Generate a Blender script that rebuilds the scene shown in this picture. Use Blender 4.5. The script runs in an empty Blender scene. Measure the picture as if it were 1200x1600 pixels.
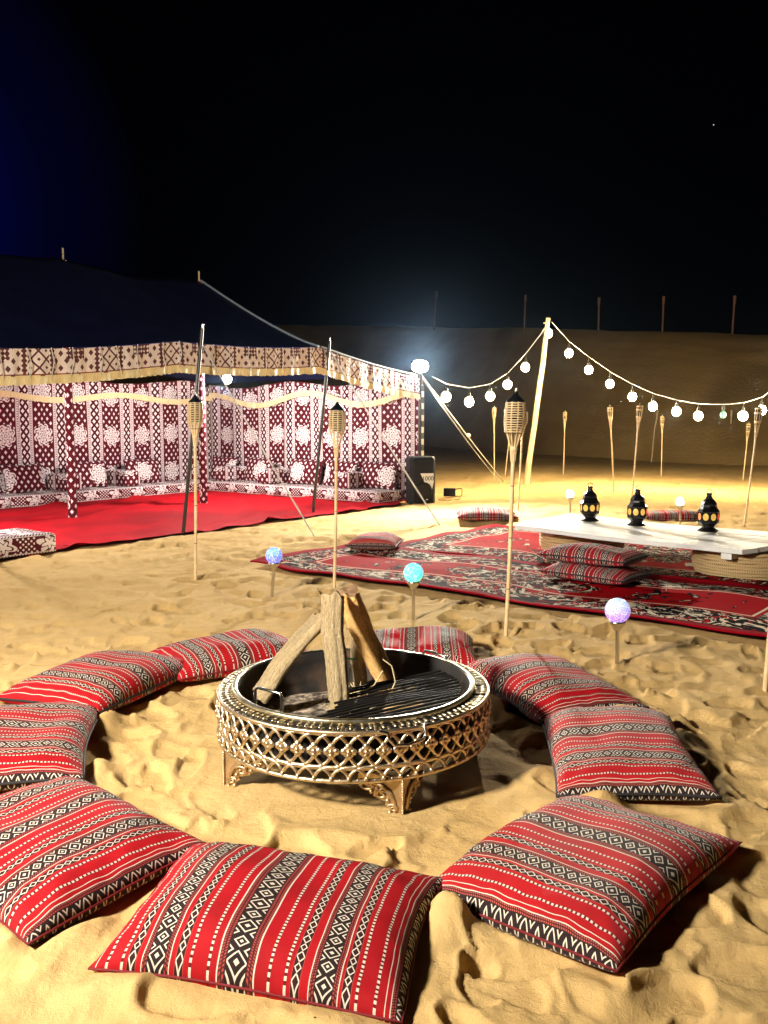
import bpy, math, random
import numpy as np
from mathutils import Vector, Matrix
random.seed(7); RNG = np.random.default_rng(7)
R = math.radians
sc = bpy.context.scene
col = sc.collection

# ------------------------------------------------------------------ camera, world, exposure
F_PX, CAM_H, PITCH = 1380.0, 1.4, math.atan(150/1380.0)
cam = bpy.data.objects.new('camera', bpy.data.cameras.new('camera'))
cam.data.sensor_fit = 'VERTICAL'; cam.data.sensor_height = 36.0
cam.data.lens = 36.0*F_PX/1600.0
cam.data.clip_start = 0.05; cam.data.clip_end = 3000
cam.location = (0, 0, CAM_H); cam.rotation_euler = (R(90)-PITCH, 0, 0)
col.objects.link(cam); sc.camera = cam

sc.view_settings.view_transform = 'Standard'; sc.view_settings.look = 'None'
sc.view_settings.exposure = 0.15; sc.view_settings.gamma = 1.0
sc.view_settings.use_curve_mapping = False
sc.render.engine = 'CYCLES'
sc.cycles.use_denoising = True
sc.cycles.max_bounces = 6; sc.cycles.diffuse_bounces = 3; sc.cycles.glossy_bounces = 3
sc.cycles.sample_clamp_indirect = 6.0
sc.cycles.caustics_reflective = False; sc.cycles.caustics_refractive = False

world = bpy.data.worlds.new('World'); sc.world = world; world.use_nodes = True
wn = world.node_tree; wn.nodes.clear()
w_out = wn.nodes.new('ShaderNodeOutputWorld'); w_bg = wn.nodes.new('ShaderNodeBackground')
w_tc = wn.nodes.new('ShaderNodeTexCoord')
w_dot = wn.nodes.new('ShaderNodeVectorMath'); w_dot.operation = 'DOT_PRODUCT'
_g = Vector((-0.62, 1.0, 0.24)).normalized(); w_dot.inputs[1].default_value = _g      # blue night glow low in the west
w_ramp = wn.nodes.new('ShaderNodeValToRGB')
w_ramp.color_ramp.elements[0].position = 0.958; w_ramp.color_ramp.elements[0].color = (0.0002, 0.0002, 0.0005, 1)
w_ramp.color_ramp.elements[1].position = 1.0; w_ramp.color_ramp.elements[1].color = (0.0006, 0.001, 0.045, 1)
e = w_ramp.color_ramp.elements.new(0.983); e.color = (0.0004, 0.0006, 0.010, 1)
wn.links.new(w_tc.outputs['Generated'], w_dot.inputs[0])
wn.links.new(w_dot.outputs['Value'], w_ramp.inputs[0])
wn.links.new(w_ramp.outputs[0], w_bg.inputs[0]); w_bg.inputs[1].default_value = 1.0
wn.links.new(w_bg.outputs[0], w_out.inputs[0])

# light budget (watts) of the lamps the place has; each lamp is made in its own builder below
W_FLOOD_CAMP = 560.0     # flood mast left of the fire ring, out of frame
W_FLOOD_TENT = 420.0     # flood on the tent corner post
W_TENT = 360.0           # lamps hanging in the tent
BULB_E = 410.0            # emission of the string bulbs

HAZE = .00018
# ------------------------------------------------------------------ pixel -> place
def ray(px, py):
    u = (px-600)/F_PX; v = (800-py)/F_PX
    return Vector((u, math.cos(PITCH)+math.sin(PITCH)*v, -math.sin(PITCH)+math.cos(PITCH)*v))
def G(px, py, z=0.0):
    d = ray(px, py); t = (z-CAM_H)/d.z
    return Vector((d.x*t, d.y*t, z))
def P(px, py, Y):
    d = ray(px, py); t = Y/d.y
    return Vector((d.x*t, Y, CAM_H+d.z*t))

# ------------------------------------------------------------------ node expressions
class X:
    nt = None
    def __init__(s, v): s.v = v
    @staticmethod
    def m(op, *a):
        n = X.nt.nodes.new('ShaderNodeMath'); n.operation = op
        for i, q in enumerate(a):
            q = q.v if isinstance(q, X) else q
            if isinstance(q, (int, float)): n.inputs[i].default_value = q
            else: X.nt.links.new(q, n.inputs[i])
        return X(n.outputs[0])
    def __add__(s, o): return X.m('ADD', s, o)
    __radd__ = __add__
    def __sub__(s, o): return X.m('SUBTRACT', s, o)
    def __rsub__(s, o): return X.m('SUBTRACT', o, s)
    def __mul__(s, o): return X.m('MULTIPLY', s, o)
    __rmul__ = __mul__
    def __truediv__(s, o): return X.m('DIVIDE', s, o)
    def __lt__(s, o): return X.m('LESS_THAN', s, o)
    def __gt__(s, o): return X.m('GREATER_THAN', s, o)
def xabs(a): return X.m('ABSOLUTE', a)
def xfr(a): return X.m('FRACT', a)
def xmin(*a):
    r = a[0]
    for b in a[1:]: r = X.m('MINIMUM', r, b)
    return r
def xmax(*a):
    r = a[0]
    for b in a[1:]: r = X.m('MAXIMUM', r, b)
    return r
def xsin(a): return X.m('SINE', a)
def tri(a): return xabs(xfr(a)-0.5)*2.0
def between(a, lo, hi): return (a > lo)*(a < hi)
def ssize(a, lo, hi):
    n = X.nt.nodes.new('ShaderNodeMapRange'); n.interpolation_type = 'SMOOTHSTEP'
    X.nt.links.new(a.v, n.inputs[0]); n.inputs[1].default_value = lo; n.inputs[2].default_value = hi
    return X(n.outputs[0])
def mixc(f, a, b):
    n = X.nt.nodes.new('ShaderNodeMix'); n.data_type = 'RGBA'
    f = f.v if isinstance(f, X) else f
    if isinstance(f, (int, float)): n.inputs[0].default_value = f
    else: X.nt.links.new(f, n.inputs[0])
    for i, q in ((6, a), (7, b)):
        if isinstance(q, tuple): n.inputs[i].default_value = (*q[:3], 1)
        else: X.nt.links.new(q, n.inputs[i])
    return n.outputs[2]
def coords(kind='UV'):
    n = X.nt.nodes.new('ShaderNodeTexCoord'); s = X.nt.nodes.new('ShaderNodeSeparateXYZ')
    X.nt.links.new(n.outputs[kind], s.inputs[0])
    return X(s.outputs[0]), X(s.outputs[1]), X(s.outputs[2]), n.outputs[kind]
def noise(vec, scale, detail=3, rough=0.5, dist=0.0, out=0):
    n = X.nt.nodes.new('ShaderNodeTexNoise'); X.nt.links.new(vec, n.inputs['Vector'])
    n.inputs['Scale'].default_value = scale; n.inputs['Detail'].default_value = detail
    n.inputs['Roughness'].default_value = rough; n.inputs['Distortion'].default_value = dist
    return X(n.outputs[out])
def vec3(x, y, z=0.0):
    n = X.nt.nodes.new('ShaderNodeCombineXYZ')
    for i, q in enumerate((x, y, z)):
        q = q.v if isinstance(q, X) else q
        if isinstance(q, (int, float)): n.inputs[i].default_value = q
        else: X.nt.links.new(q, n.inputs[i])
    return n.outputs[0]

def new_mat(name, base=None, rough=0.6, metal=0.0, fn=None, bump=None, emit=None, emit_s=0.0, sheen=0.0, spec=0.5, alpha=None, transmission=0.0):
    m = bpy.data.materials.new(name); m.use_nodes = True
    nt = m.node_tree; X.nt = nt
    b = nt.nodes['Principled BSDF']
    b.inputs['Roughness'].default_value = rough; b.inputs['Metallic'].default_value = metal
    b.inputs['Specular IOR Level'].default_value = spec
    b.inputs['Sheen Weight'].default_value = sheen
    b.inputs['Transmission Weight'].default_value = transmission
    if base is not None: b.inputs['Base Color'].default_value = (*base, 1)
    if fn is not None:
        c = fn()
        h = None
        if isinstance(c, tuple) and not isinstance(c[0], float): c, h = c
        nt.links.new(c, b.inputs['Base Color'])
        if h is not None and bump:
            bn = nt.nodes.new('ShaderNodeBump'); bn.inputs['Strength'].default_value = bump[0]; bn.inputs['Distance'].default_value = bump[1]
            nt.links.new(h.v, bn.inputs['Height']); nt.links.new(bn.outputs[0], b.inputs['Normal'])
    if emit is not None:
        if isinstance(emit, tuple): b.inputs['Emission Color'].default_value = (*emit, 1)
        b.inputs['Emission Strength'].default_value = emit_s
    return m

# ------------------------------------------------------------------ mesh builder
class MB:
    def __init__(s): s.v = []; s.f = []; s.uv = []; s.sm = []
    def add(s, vs, fs, uvs=None, smooth=False):
        o = len(s.v); s.v += [tuple(q) for q in vs]
        for k, f in enumerate(fs):
            s.f.append([i+o for i in f]); s.sm.append(smooth)
            s.uv.append([uvs[i] for i in f] if uvs is not None else None)
        return s
    def box(s, c, size, rot=None, taper=1.0):
        x, y, z = (q/2 for q in size); M = rot or Matrix.Identity(3); c = Vector(c)
        vs = []
        for k in (-1, 1):
            t = taper if k > 0 else 1.0
            for a, b in ((-1,-1),(1,-1),(1,1),(-1,1)): vs.append(c + M @ Vector((a*x*t, b*y*t, k*z)))
        return s.add(vs, [(3,2,1,0),(4,5,6,7),(0,1,5,4),(1,2,6,5),(2,3,7,6),(3,0,4,7)])
    def tube(s, pts, r, segs=8, cap=True, smooth=True, flat=1.0):
        pts = [Vector(p) for p in pts]; n = len(pts)
        rs = r if isinstance(r, (list, tuple)) else [r]*n
        up = Vector((0, 0, 1)); vs = []; fs = []; uvs = []; L = 0
        d0 = (pts[1]-pts[0]).normalized()
        a = d0.orthogonal().normalized() if abs(d0.z) > .95 else d0.cross(up).normalized()
        for i, p in enumerate(pts):
            d = (pts[min(i+1, n-1)]-pts[max(i-1, 0)]).normalized()
            a = (a-d*a.dot(d))
            a = a.normalized() if a.length > 1e-6 else d.orthogonal().normalized()
            b = d.cross(a)
            if i: L += (p-pts[i-1]).length
            for k in range(segs):
                t = 2*math.pi*k/segs
                vs.append(p+(a*math.cos(t)+b*math.sin(t)*flat)*rs[i]); uvs.append((k/segs, L))
        for i in range(n-1):
            for k in range(segs):
                q = (k+1) % segs
                fs.append((i*segs+k, i*segs+q, (i+1)*segs+q, (i+1)*segs+k))
        s.add(vs, fs, uvs, smooth)
        if cap:
            s.add(vs[:segs], [tuple(range(segs))[::-1]], uvs[:segs]); s.add(vs[-segs:], [tuple(range(segs))], uvs[-segs:])
        return s
    def loop(s, pts, r, segs=6, flat=1.0):
        pts = [Vector(p) for p in pts]; n = len(pts); vs = []; fs = []
        c = sum(pts, Vector())/n
        nrm = Vector()
        for i in range(n): nrm += (pts[i]-c).cross(pts[(i+1) % n]-c)
        nrm.normalize()
        for i, p in enumerate(pts):
            d = (pts[(i+1) % n]-pts[i-1]).normalized(); a = d.cross(nrm).normalized()
            for k in range(segs):
                t = 2*math.pi*k/segs; vs.append(p+a*math.cos(t)*r+nrm*math.sin(t)*r*flat)
        for i in range(n):
            for k in range(segs):
                q = (k+1) % segs; j = (i+1) % n
                fs.append((i*segs+k, j*segs+k, j*segs+q, i*segs+q))
        return s.add(vs, fs, None, True)
    def lathe(s, prof, segs=24, c=(0, 0, 0), smooth=True, rot=None, caps=True):
        vs = []; fs = []; uvs = []; c = Vector(c); M = rot or Matrix.Identity(3); n = len(prof)
        for (r, z) in prof:
            for k in range(segs):
                t = 2*math.pi*k/segs; vs.append(c+M @ Vector((r*math.cos(t), r*math.sin(t), z))); uvs.append((k/segs, z))
        for i in range(n-1):
            for k in range(segs):
                q = (k+1) % segs; fs.append((i*segs+k, i*segs+q, (i+1)*segs+q, (i+1)*segs+k))
        s.add(vs, fs, uvs, smooth)
        if not caps: return s
        if prof[0][0] > 1e-4: s.add(vs[:segs], [tuple(range(segs))[::-1]])
        if prof[-1][0] > 1e-4: s.add(vs[-segs:], [tuple(range(segs))])
        return s
    def grid(s, fn, nu, nv, uvfn=None, smooth=True, flip=False):
        vs = []; uvs = []; fs = []
        for j in range(nv+1):
            for i in range(nu+1):
                u, v = i/nu, j/nv; vs.append(fn(u, v)); uvs.append(uvfn(u, v) if uvfn else (u, v))
        for j in range(nv):
            for i in range(nu):
                a = j*(nu+1)+i; q = (a, a+1, a+nu+2, a+nu+1)
                fs.append(q[::-1] if flip else q)
        return s.add(vs, fs, uvs, smooth)
    def ball(s, c, r, u=12, v=8, sc3=(1, 1, 1)):
        c = Vector(c); prof = [(math.sin(math.pi*k/v), -math.cos(math.pi*k/v)) for k in range(v+1)]
        vs = []; fs = []
        for (a, b) in prof:
            for k in range(u):
                t = 2*math.pi*k/u; vs.append(c+Vector((a*math.cos(t)*sc3[0], a*math.sin(t)*sc3[1], b*sc3[2]))*r)
        for i in range(v):
            for k in range(u):
                q = (k+1) % u; fs.append((i*u+k, i*u+q, (i+1)*u+q, (i+1)*u+k))
        return s.add(vs, fs, None, True)
    def mesh(s, name, off=None):
        me = bpy.data.meshes.new(name)
        vs = s.v if off is None else [(a-off[0], b-off[1], c-off[2]) for a, b, c in s.v]
        me.from_pydata(vs, [], s.f)
        me.polygons.foreach_set('use_smooth', s.sm)
        if any(u is not None for u in s.uv):
            l = me.uv_layers.new(name='UVMap'); k = 0
            flat = []
            for f, u in zip(s.f, s.uv):
                for i in range(len(f)): flat += list(u[i]) if u is not None else [0.0, 0.0]
            l.data.foreach_set('uv', flat)
        me.validate(); me.update()
        return me
    def build(s, name, mat, parent=None, world=True, kind=None):
        """one mesh object; vertices are world coordinates unless world=False (already local to the parent)"""
        root = parent; off = Vector()
        while root is not None: off += root.location; root = root.parent
        o = bpy.data.objects.new(name, s.mesh(name, off if (world and parent) else None))
        o.data.materials.append(mat); col.objects.link(o)
        if parent: o.parent = parent
        if kind: o['kind'] = kind
        return o
def inst(o, name=None, parent=None, loc=None, rot=None):
    c = o.copy(); col.objects.link(c)
    if name: c.name = name
    c.parent = parent if parent is not None else o.parent
    if loc is not None: c.location = loc
    if rot is not None: c.rotation_euler = rot
    return c
def tag(o, label, cat, group=None):
    o['label'] = label; o['category'] = cat
    if group: o['group'] = group
    return o
def thing(name, loc, label, cat, group=None, rz=0.0):
    o = bpy.data.objects.new(name, None); col.objects.link(o); o.empty_display_size = .1
    o.location = loc; o.rotation_euler = (0, 0, rz)
    return tag(o, label, cat, group)
def place_light(name, data_type, energy, color, loc, parent=None, radius=.06, aim=None, spot=None):
    l = bpy.data.lights.new(name, data_type); l.energy = energy; l.color = color; l.shadow_soft_size = radius
    if spot: l.spot_size = spot; l.spot_blend = 1.0
    o = bpy.data.objects.new(name, l); col.objects.link(o)
    if parent: o.parent = parent; loc = Vector(loc)-parent.location
    o.location = loc
    if aim is not None: o.rotation_euler = (Vector(aim)-(Vector(loc)+(parent.location if parent else Vector()))).to_track_quat('-Z', 'Y').to_euler()
    return o

# ------------------------------------------------------------------ materials
def sand_fn():
    x, y, z, v = coords('Object')
    n1 = noise(v, 1.3, 3); n2 = noise(v, 60, 4, .7); n3 = noise(v, 420, 2, .7); n4 = noise(v, 14, 4, .6)
    c = mixc(ssize(n1, .3, .7), (.58, .375, .145), (.64, .43, .18))
    c = mixc(ssize(n4, .35, .7)*.35, c, (.48, .31, .11))
    c = mixc(ssize(n3, .52, .75)*.35, c, (.30, .18, .07))
    c = mixc(ssize(n2, .66, .74)*.5, c, (.24, .15, .07))
    n5 = noise(v, 30, 5, .75, .6)
    return c, n3*.6+n2*1.0+n4*1.6+n5*1.5
M_SAND = new_mat('sand', rough=.95, fn=sand_fn, bump=(.45, .012), spec=.1)
def dune_fn():
    x, y, z, v = coords('Object')
    n1 = noise(v, .35, 4, .55); n2 = noise(v, .12, 2); n3 = noise(v, 9, 4, .65)
    c = mixc(ssize(n1, .35, .65), (.44, .28, .10), (.54, .36, .14))
    c = mixc(ssize(n2, .6, .7)*.6, c, (.16, .10, .04))
    return c, n3+n1*2.0
M_DUNE = new_mat('dune_sand', rough=.95, fn=dune_fn, bump=(.5, .05), spec=.15)

def sadu_fn(red=(.38, .002, .008), pink=(.36, .05, .04), white=(.62, .55, .45)):
    def fn():
        u, v, _, uvv = coords('UV')
        w = noise(uvv, 7, 2)
        u = u+(w-.5)*.0022
        def dist(ps): return xmin(*[xabs(u-p) for p in ps])
        d_band = dist([.215, .76, 1.010]); d_big = dist([.48])
        d_xo = dist([.136, .293, .672, .83]); d_dot = dist([.055, .105, .33, .39, .588, .64, .862, .918]); d_line = dist([.948, .02])
        c = mixc(ssize(noise(uvv, 3.2, 3), .35, .7), red, tuple(q*.72 for q in red))
        # broad edging of fine dark and pink lines beside the bands
        def edging(c, d, hw, e):
            c = mixc((d < hw+e), c, (.055, .008, .010))
            ch = tri(v*95.0+d*60.0) > .45
            c = mixc(between(d, hw+e*.55, hw+e*.85)*ch, c, pink)
            c = mixc(between(d, hw+e*.1, hw+e*.35)*ch, c, pink)
            c = mixc(between(d, hw+e*.92, hw+e*1.12), c, white)
            c = mixc((d < hw), c, (.008, .007, .008))
            return c
        def diamonds(c, d, hw, fr):
            a = d/hw; b = tri(v*fr); s = a*.95+b
            alt = xfr(v*fr*.5) > .5
            w1 = xmax(between(s, .50, .70), s < .2)
            w2 = xmax(between(s, .78, .98), s < .28)
            wh = w1*alt+w2*(1.0-alt)
            hook = between(s, 1.42, 1.62)
            dash = (a > .62)*between(b, .70, .82)
            wh = xmin(xmax(wh, hook)*(a < .92), 1.0)
            return mixc(wh, c, white)
        c = edging(c, d_band, .029, .016); c = diamonds(c, d_band, .029, 15.0)
        c = edging(c, d_big, .036, .024); c = diamonds(c, d_big, .036, 13.0)
        # narrow columns of small lozenges and crosses
        c = mixc((d_xo < .0135), c, (.02, .006, .008))
        a = d_xo/.0125; b = tri(v*22.0); alt = xfr(v*22.0) > .5; b2 = tri(v*22.0+.25)
        loz = between(a+tri(v*22.0)*1.0, .62, .95); crs = (xabs(a-(1.0-b)) < .19)*(a < 1.0)
        c = mixc(xmin(loz*(xfr(v*11.0) > .5)+crs*(xfr(v*11.0) < .5), 1.0), c, white)
        c = mixc(between(d_xo, .0135, .0155), c, pink)
        # columns of dashes, thin lines
        c = mixc((d_dot < .0042), c, (.10, .006, .01))
        c = mixc((d_dot < .0042)*(xfr(v*48.0) < .55), c, white)
        c = mixc((d_line < .0015), c, white)
        tw = tri(v*330.0+u*330.0)
        wv = noise(uvv, 300, 2, .7)
        c = mixc((tw > .5)*.05, c, (.6, .25, .2))
        return c, tw*.6+wv*.6
    return fn
M_SADU = new_mat('woven_sadu', rough=.75, fn=sadu_fn(), bump=(.35, .0015), sheen=.0, spec=.12)
M_SADU_B = new_mat('woven_sadu_faded', rough=.85, fn=sadu_fn((.42, .004, .009), (.42, .085, .06)), bump=(.35, .0015), sheen=.06, spec=.15)
M_SADU_C = new_mat('woven_sadu_salmon', rough=.85, fn=sadu_fn((.50, .022, .022), (.50, .14, .10), (.60, .36, .28)), bump=(.35, .0015), spec=.1)
M_SADU_D = new_mat('woven_sadu_deep', rough=.8, fn=sadu_fn((.30, .004, .012), (.34, .07, .06), (.62, .56, .50)), bump=(.35, .0015), sheen=.0, spec=.1)
M_PIPING = new_mat('black_piping', (.012, .009, .010), .75)
M_SEAM = new_mat('red_seam_cord', (.16, .004, .008), .8)

def medallion(x, y, R0):
    """lacy rosette mask for a cell centred at 0,0 (metres)"""
    r = X.m('SQRT', x*x+y*y)/R0
    an = X.m('ARCTAN2', y, x)
    lobe = .84+.16*xabs(xsin(an*4.0))
    inside = r < lobe
    fil = xsin(an*8.0+xsin(r*16.0)*1.1)*.55+xsin(r*24.0)*.55
    fil2 = between(xabs(xsin(an*4.0))*.6+.25-r, -.05, .05)
    hole = xmax((fil > .66)*(r > .22), fil2*(r > .2))
    core = between(r, .10, .15)
    return inside*(1.0-xmin(hole+core, 1.0))
def lattice(x, y, sx, sy, k):
    return xmax((tri(x/sx)+tri(y/sy)) < k, (2.0-tri(x/sx)-tri(y/sy)) < k)
def majlis_fn(dark=(.085, .0018, .008), white=(.80, .70, .66), columns=True, period=.66, voff=0.0, flatband=False):
    def fn():
        u, v, _, uvv = coords('UV')
        wob = noise(uvv, 2.3, 2); u2 = u+(wob-.5)*.02
        x = (xfr(u2/period)-.5)*period                     # signed position in a column pair
        yv = v+voff
        c = mixc(lattice(u2, yv, .118, .145, .43), dark, white)
        cy = (xfr(yv/.70)-.5)*.70
        if columns:
            xr = x
            ed = xabs(xr)
            # scalloped frame where the red field meets the white column
            c = mixc((ed > .185-.02*tri(yv*14.0)), c, dark)
            cc = mixc(lattice(u2, yv, .095, .13, .58), (.065, .002, .008), white)
            bead = (tri(yv*26.0) > .5)
            xc = xabs(xabs(xr)-period*.5)                  # distance from the white column's middle
            cc = mixc((xc > .072), cc, white)
            cc = mixc(between(xc, .082, .089), cc, dark)
            cc = mixc(between(xc, .098, .114)*bead, cc, dark)
            cc = mixc(between(xc, .122, .127), cc, (.30, .09, .10))
            c = mixc((xc < .135), c, cc)
            med = medallion(xr, cy, .185)
            ground = (X.m('SQRT', xr*xr+cy*cy) < .19)*(ed < .192)
            c = mixc(ground, c, dark); c = mixc(med*(ed < .19), c, white)
        else:
            mx = (xfr(u/.78+.22)-.5)*.78
            ground = X.m('SQRT', mx*mx+cy*cy) < .19
            c = mixc(ground, c, dark); c = mixc(medallion(mx, cy, .185), c, white)
        if flatband:
            mx = (xfr(u/.5)-.5)*.5; my = (xfr(v/.22)-.5)*.22
            c = mixc(1.0, c, dark)
            c = mixc(lattice(u, v, .06, .06, .5), c, white)
            rr = X.m('SQRT', mx*mx*.45+my*my)
            an = X.m('ARCTAN2', my, mx)
            fl = (rr < .085+.02*xsin(an*6.0))*(1.0-between(rr+.02*xsin(an*5.0), .045, .06))
            c = mixc((rr < .11), c, dark); c = mixc(fl, c, white)
            c = mixc((xabs(my) > .088), c, white)
            c = mixc((xabs(my) > .096)*(tri(u*30.0) > .5), c, dark)
        g = noise(uvv, 120, 3, .7)
        c = mixc(ssize(g, .35, .7)*.07, c, (.25, .10, .10))
        return c, g
    return fn
M_WALL = new_mat('majlis_wall_cloth', rough=.85, fn=majlis_fn(), bump=(.3, .004), spec=.2)
M_MAJLIS = new_mat('majlis_cushion_cloth', rough=.85, fn=majlis_fn(columns=False, voff=.13), bump=(.3, .004), spec=.2)
M_BAND = new_mat('majlis_mattress_cloth', rough=.85, fn=majlis_fn(flatband=True), bump=(.3, .004), spec=.2)
def valance_fn():
    u, v, _, uvv = coords('UV')
    beige = (.86, .73, .65); dark = (.085, .012, .02)
    x = (xfr(u/.85)-.5)*.85
    c = mixc(lattice(u, v, .12, .15, .46), beige, dark)
    sec = xabs(x) > .27
    g2 = (tri(u/.17+v/.17) < .16)+(tri(u/.17-v/.17) < .16)
    c2 = mixc(xmin(g2, 1.0), beige, dark); c2 = mixc(lattice(u, v, .17, .17, .22), c2, dark)
    c = mixc(sec, c, c2)
    xe = xabs(xabs(x)-.27)
    c = mixc((xe < .035), c, beige)
    c = mixc((xe < .022+.010*xsin(v*130.0)), c, dark)
    c = mixc((xabs(x) < .11)*(v > .16)*((tri(u*22.0)+tri(v*22.0)) > .8), c, dark)
    c = mixc((v < .022), c, (.20, .03, .03))
    g = noise(uvv, 60, 3, .7)
    return mixc(ssize(g, .35, .7)*.3, c, (.35, .22, .18)), g
M_VAL = new_mat('valance_cloth', rough=.85, fn=valance_fn, bump=(.3, .004), spec=.2)
def fringe_fn():
    u, v, _, uvv = coords('UV')
    n = noise(vec3(u*1.0, v*.08), 160, 2, .6)
    return mixc(ssize(n, .35, .65), (.88, .74, .42), (.72, .54, .22)), n
M_FRINGE = new_mat('gold_fringe', rough=.6, fn=fringe_fn, bump=(.5, .006), sheen=.3)
def roof_fn():
    x, y, z, v = coords('Object')
    n = noise(v, 3, 4, .6)
    return mixc(ssize(n, .3, .7), (.006, .008, .034), (.009, .012, .048)), noise(v, 90, 2)
M_ROOF = new_mat('black_goat_hair_cloth', rough=.8, fn=roof_fn, bump=(.3, .01), spec=.08)
M_LIT_EDGE = new_mat('pale_lit_edge', (.42, .50, .58), .6)  # roof edge strips, flood light put into the pale colour
M_ROPE = new_mat('white_rope', (.52, .49, .43), .8)
M_DARKPOLE = new_mat('dark_steel_pole', (.05, .045, .04), .35, .6)
def carpet_fn():
    x, y, z, v = coords('Object')
    n = noise(v, 40, 4, .7); n2 = noise(v, 1.1, 3)
    c = mixc(ssize(n2, .35, .7), (.50, .002, .009), (.34, .001, .006))
    return mixc(ssize(n, .4, .7)*.3, c, (.30, .002, .006)), n+n2*3.0
M_CARPET = new_mat('red_felt_carpet', rough=.9, fn=carpet_fn, bump=(.4, .02), spec=.15)
def rug_fn(W, H, bw, seed):
    def fn():
        u, v, _, uvv = coords('UV')                        # metres from the rug's corner
        e = xmin(u, W-u, v, H-v)
        # mirrored ornament: symmetric about the rug's middle lines
        mu = xabs(u-W*.5); mv = xabs(v-H*.5)
        pv = vec3(mu, mv, seed)
        n1 = noise(pv, 3.6, 3, .6, 1.8); n2 = noise(pv, 7.0, 2, .5, 1.4); n3 = noise(pv, 1.6, 1)
        red = (.36, .0015, .005); black = (.006, .004, .005); cream = (.66, .54, .40)
        wine = (.13, .004, .010)
        orn = xmin((xabs(n1-.5) < .022)+(n2 > .635), 1.0)
        band = mixc(orn, black, cream)
        band = mixc(between(n2, .36, .42), band, red)
        # field
        fl = xmin((n1 > .60)*(n3 > .46)+between(n1, .585, .60), 1.0)
        fld = mixc(fl, red, black)
        fld = mixc((n1 > .63)*(n2 > .46)*(n3 > .46), fld, cream)
        fld = mixc(between(n1, .36, .375), fld, wine)
        rr = X.m('SQRT', (mu/1.2)*(mu/1.2)+mv*mv*4.0/(H*H)*1.6)
        md = (rr < .55+.05*xsin(X.m('ARCTAN2', mv, mu)*10.0))
        fld = mixc(md, fld, band)
        c = mixc((e < bw), fld, band)
        c = mixc(between(e, bw-.03, bw), c, red); c = mixc(between(e, bw, bw+.02), c, cream)
        c = mixc((e < .10), c, (.26, .002, .008)); c = mixc(between(e, .10, .118), c, black)
        g = noise(uvv, 150, 3, .7)
        return mixc(ssize(g, .4, .7)*.25, c, black), g
    return fn
M_BAMBOO = None
def bamboo_fn():
    x, y, z, v = coords('Object')
    n = noise(v, 12, 3, .6); n2 = noise(vec3(x*6.0, y*6.0, z*.4), 40, 3)
    c = mixc(ssize(n, .3, .7), (.80, .62, .36), (.68, .48, .22))
    c = mixc(ssize(n2, .5, .7)*.5, c, (.34, .20, .08))
    c = mixc((xfr(z*3.1) < .02), c, (.20, .11, .05))
    return c, n2
M_BAMBOO = new_mat('bamboo', rough=.5, fn=bamboo_fn, bump=(.2, .003))
M_CANE = new_mat('split_cane', (.72, .54, .30), .55)
M_CAN = new_mat('black_tin', (.015, .014, .014), .3, .7)
M_WICK = new_mat('cotton_wick', (.75, .68, .60), .9)
def wood_fn(a, b, d, sx=9.0):
    def fn():
        u, v, _, uvv = coords('UV')
        n = noise(vec3(u*sx, v*3.5), 4.0, 5, .65, .6); n2 = noise(vec3(u*sx*4.0, v*6.0), 5.0, 3, .6)
        c = mixc(ssize(n, .32, .68), a, b)
        c = mixc(ssize(n2, .52, .72)*.8, c, d)
        return c, n*1.6+n2
    return fn
M_BARK = new_mat('dry_bark', rough=.9, fn=wood_fn((.88, .68, .38), (.68, .48, .24), (.18, .10, .045)), bump=(1.0, .02))
M_SPLIT = new_mat('split_wood', rough=.75, fn=wood_fn((.86, .56, .22), (.72, .38, .11), (.34, .15, .05), 3.0), bump=(.6, .01))
M_ENDGRAIN = new_mat('log_end', rough=.9, fn=wood_fn((.30, .17, .08), (.18, .10, .05), (.06, .035, .02)), bump=(.5, .01))
def brass_fn():
    x, y, z, v = coords('Object')
    n = noise(v, 30, 4, .65); n2 = noise(v, 6, 3)
    c = mixc(ssize(n, .35, .7), (.84, .72, .52), (.62, .48, .30))
    return mixc(ssize(n2, .5, .75)*.5, c, (.30, .20, .11)), n
M_BRASS = new_mat('antique_brass', rough=.40, metal=1.0, fn=brass_fn, bump=(.25, .004))
M_GOLD = new_mat('gilded_casting', rough=.4, metal=.9, fn=lambda: (mixc(ssize(noise(coords('Object')[3], 25, 4, .6), .3, .7), (.74, .56, .34), (.46, .32, .17)), noise(coords('Object')[3], 90, 3)), bump=(.25, .004))
M_IRON = new_mat('black_iron', (.014, .012, .011), .7, .3, spec=.2)
M_SOOT = new_mat('sooty_pan', rough=.75, metal=.2, fn=lambda: (mixc(ssize(noise(coords('Object')[3], 5, 4, .6), .4, .7), (.012, .010, .009), (.075, .045, .025)), noise(coords('Object')[3], 40, 3)), bump=(.4, .006))
M_RIM = new_mat('pan_rim', rough=.33, metal=1.0, fn=lambda: (mixc(ssize(noise(coords('Object')[3], 14, 4, .6), .35, .65), (.72, .66, .50), (.42, .36, .22)), noise(coords('Object')[3], 60, 3)), bump=(.3, .003))
M_STEEL = new_mat('steel_wire', (.62, .60, .56), .25, 1.0)
M_ASH = new_mat('ash_bed', rough=1.0, fn=lambda: (mixc(ssize(noise(coords('Object')[3], 22, 4, .7), .4, .65), (.06, .046, .036), (.48, .38, .27)), noise(coords('Object')[3], 40, 4)), bump=(.8, .02))
M_STRAW = new_mat('dry_straw', (.66, .52, .28), .7)
M_TWINE = new_mat('green_twine', (.10, .55, .40), .6)
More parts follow.
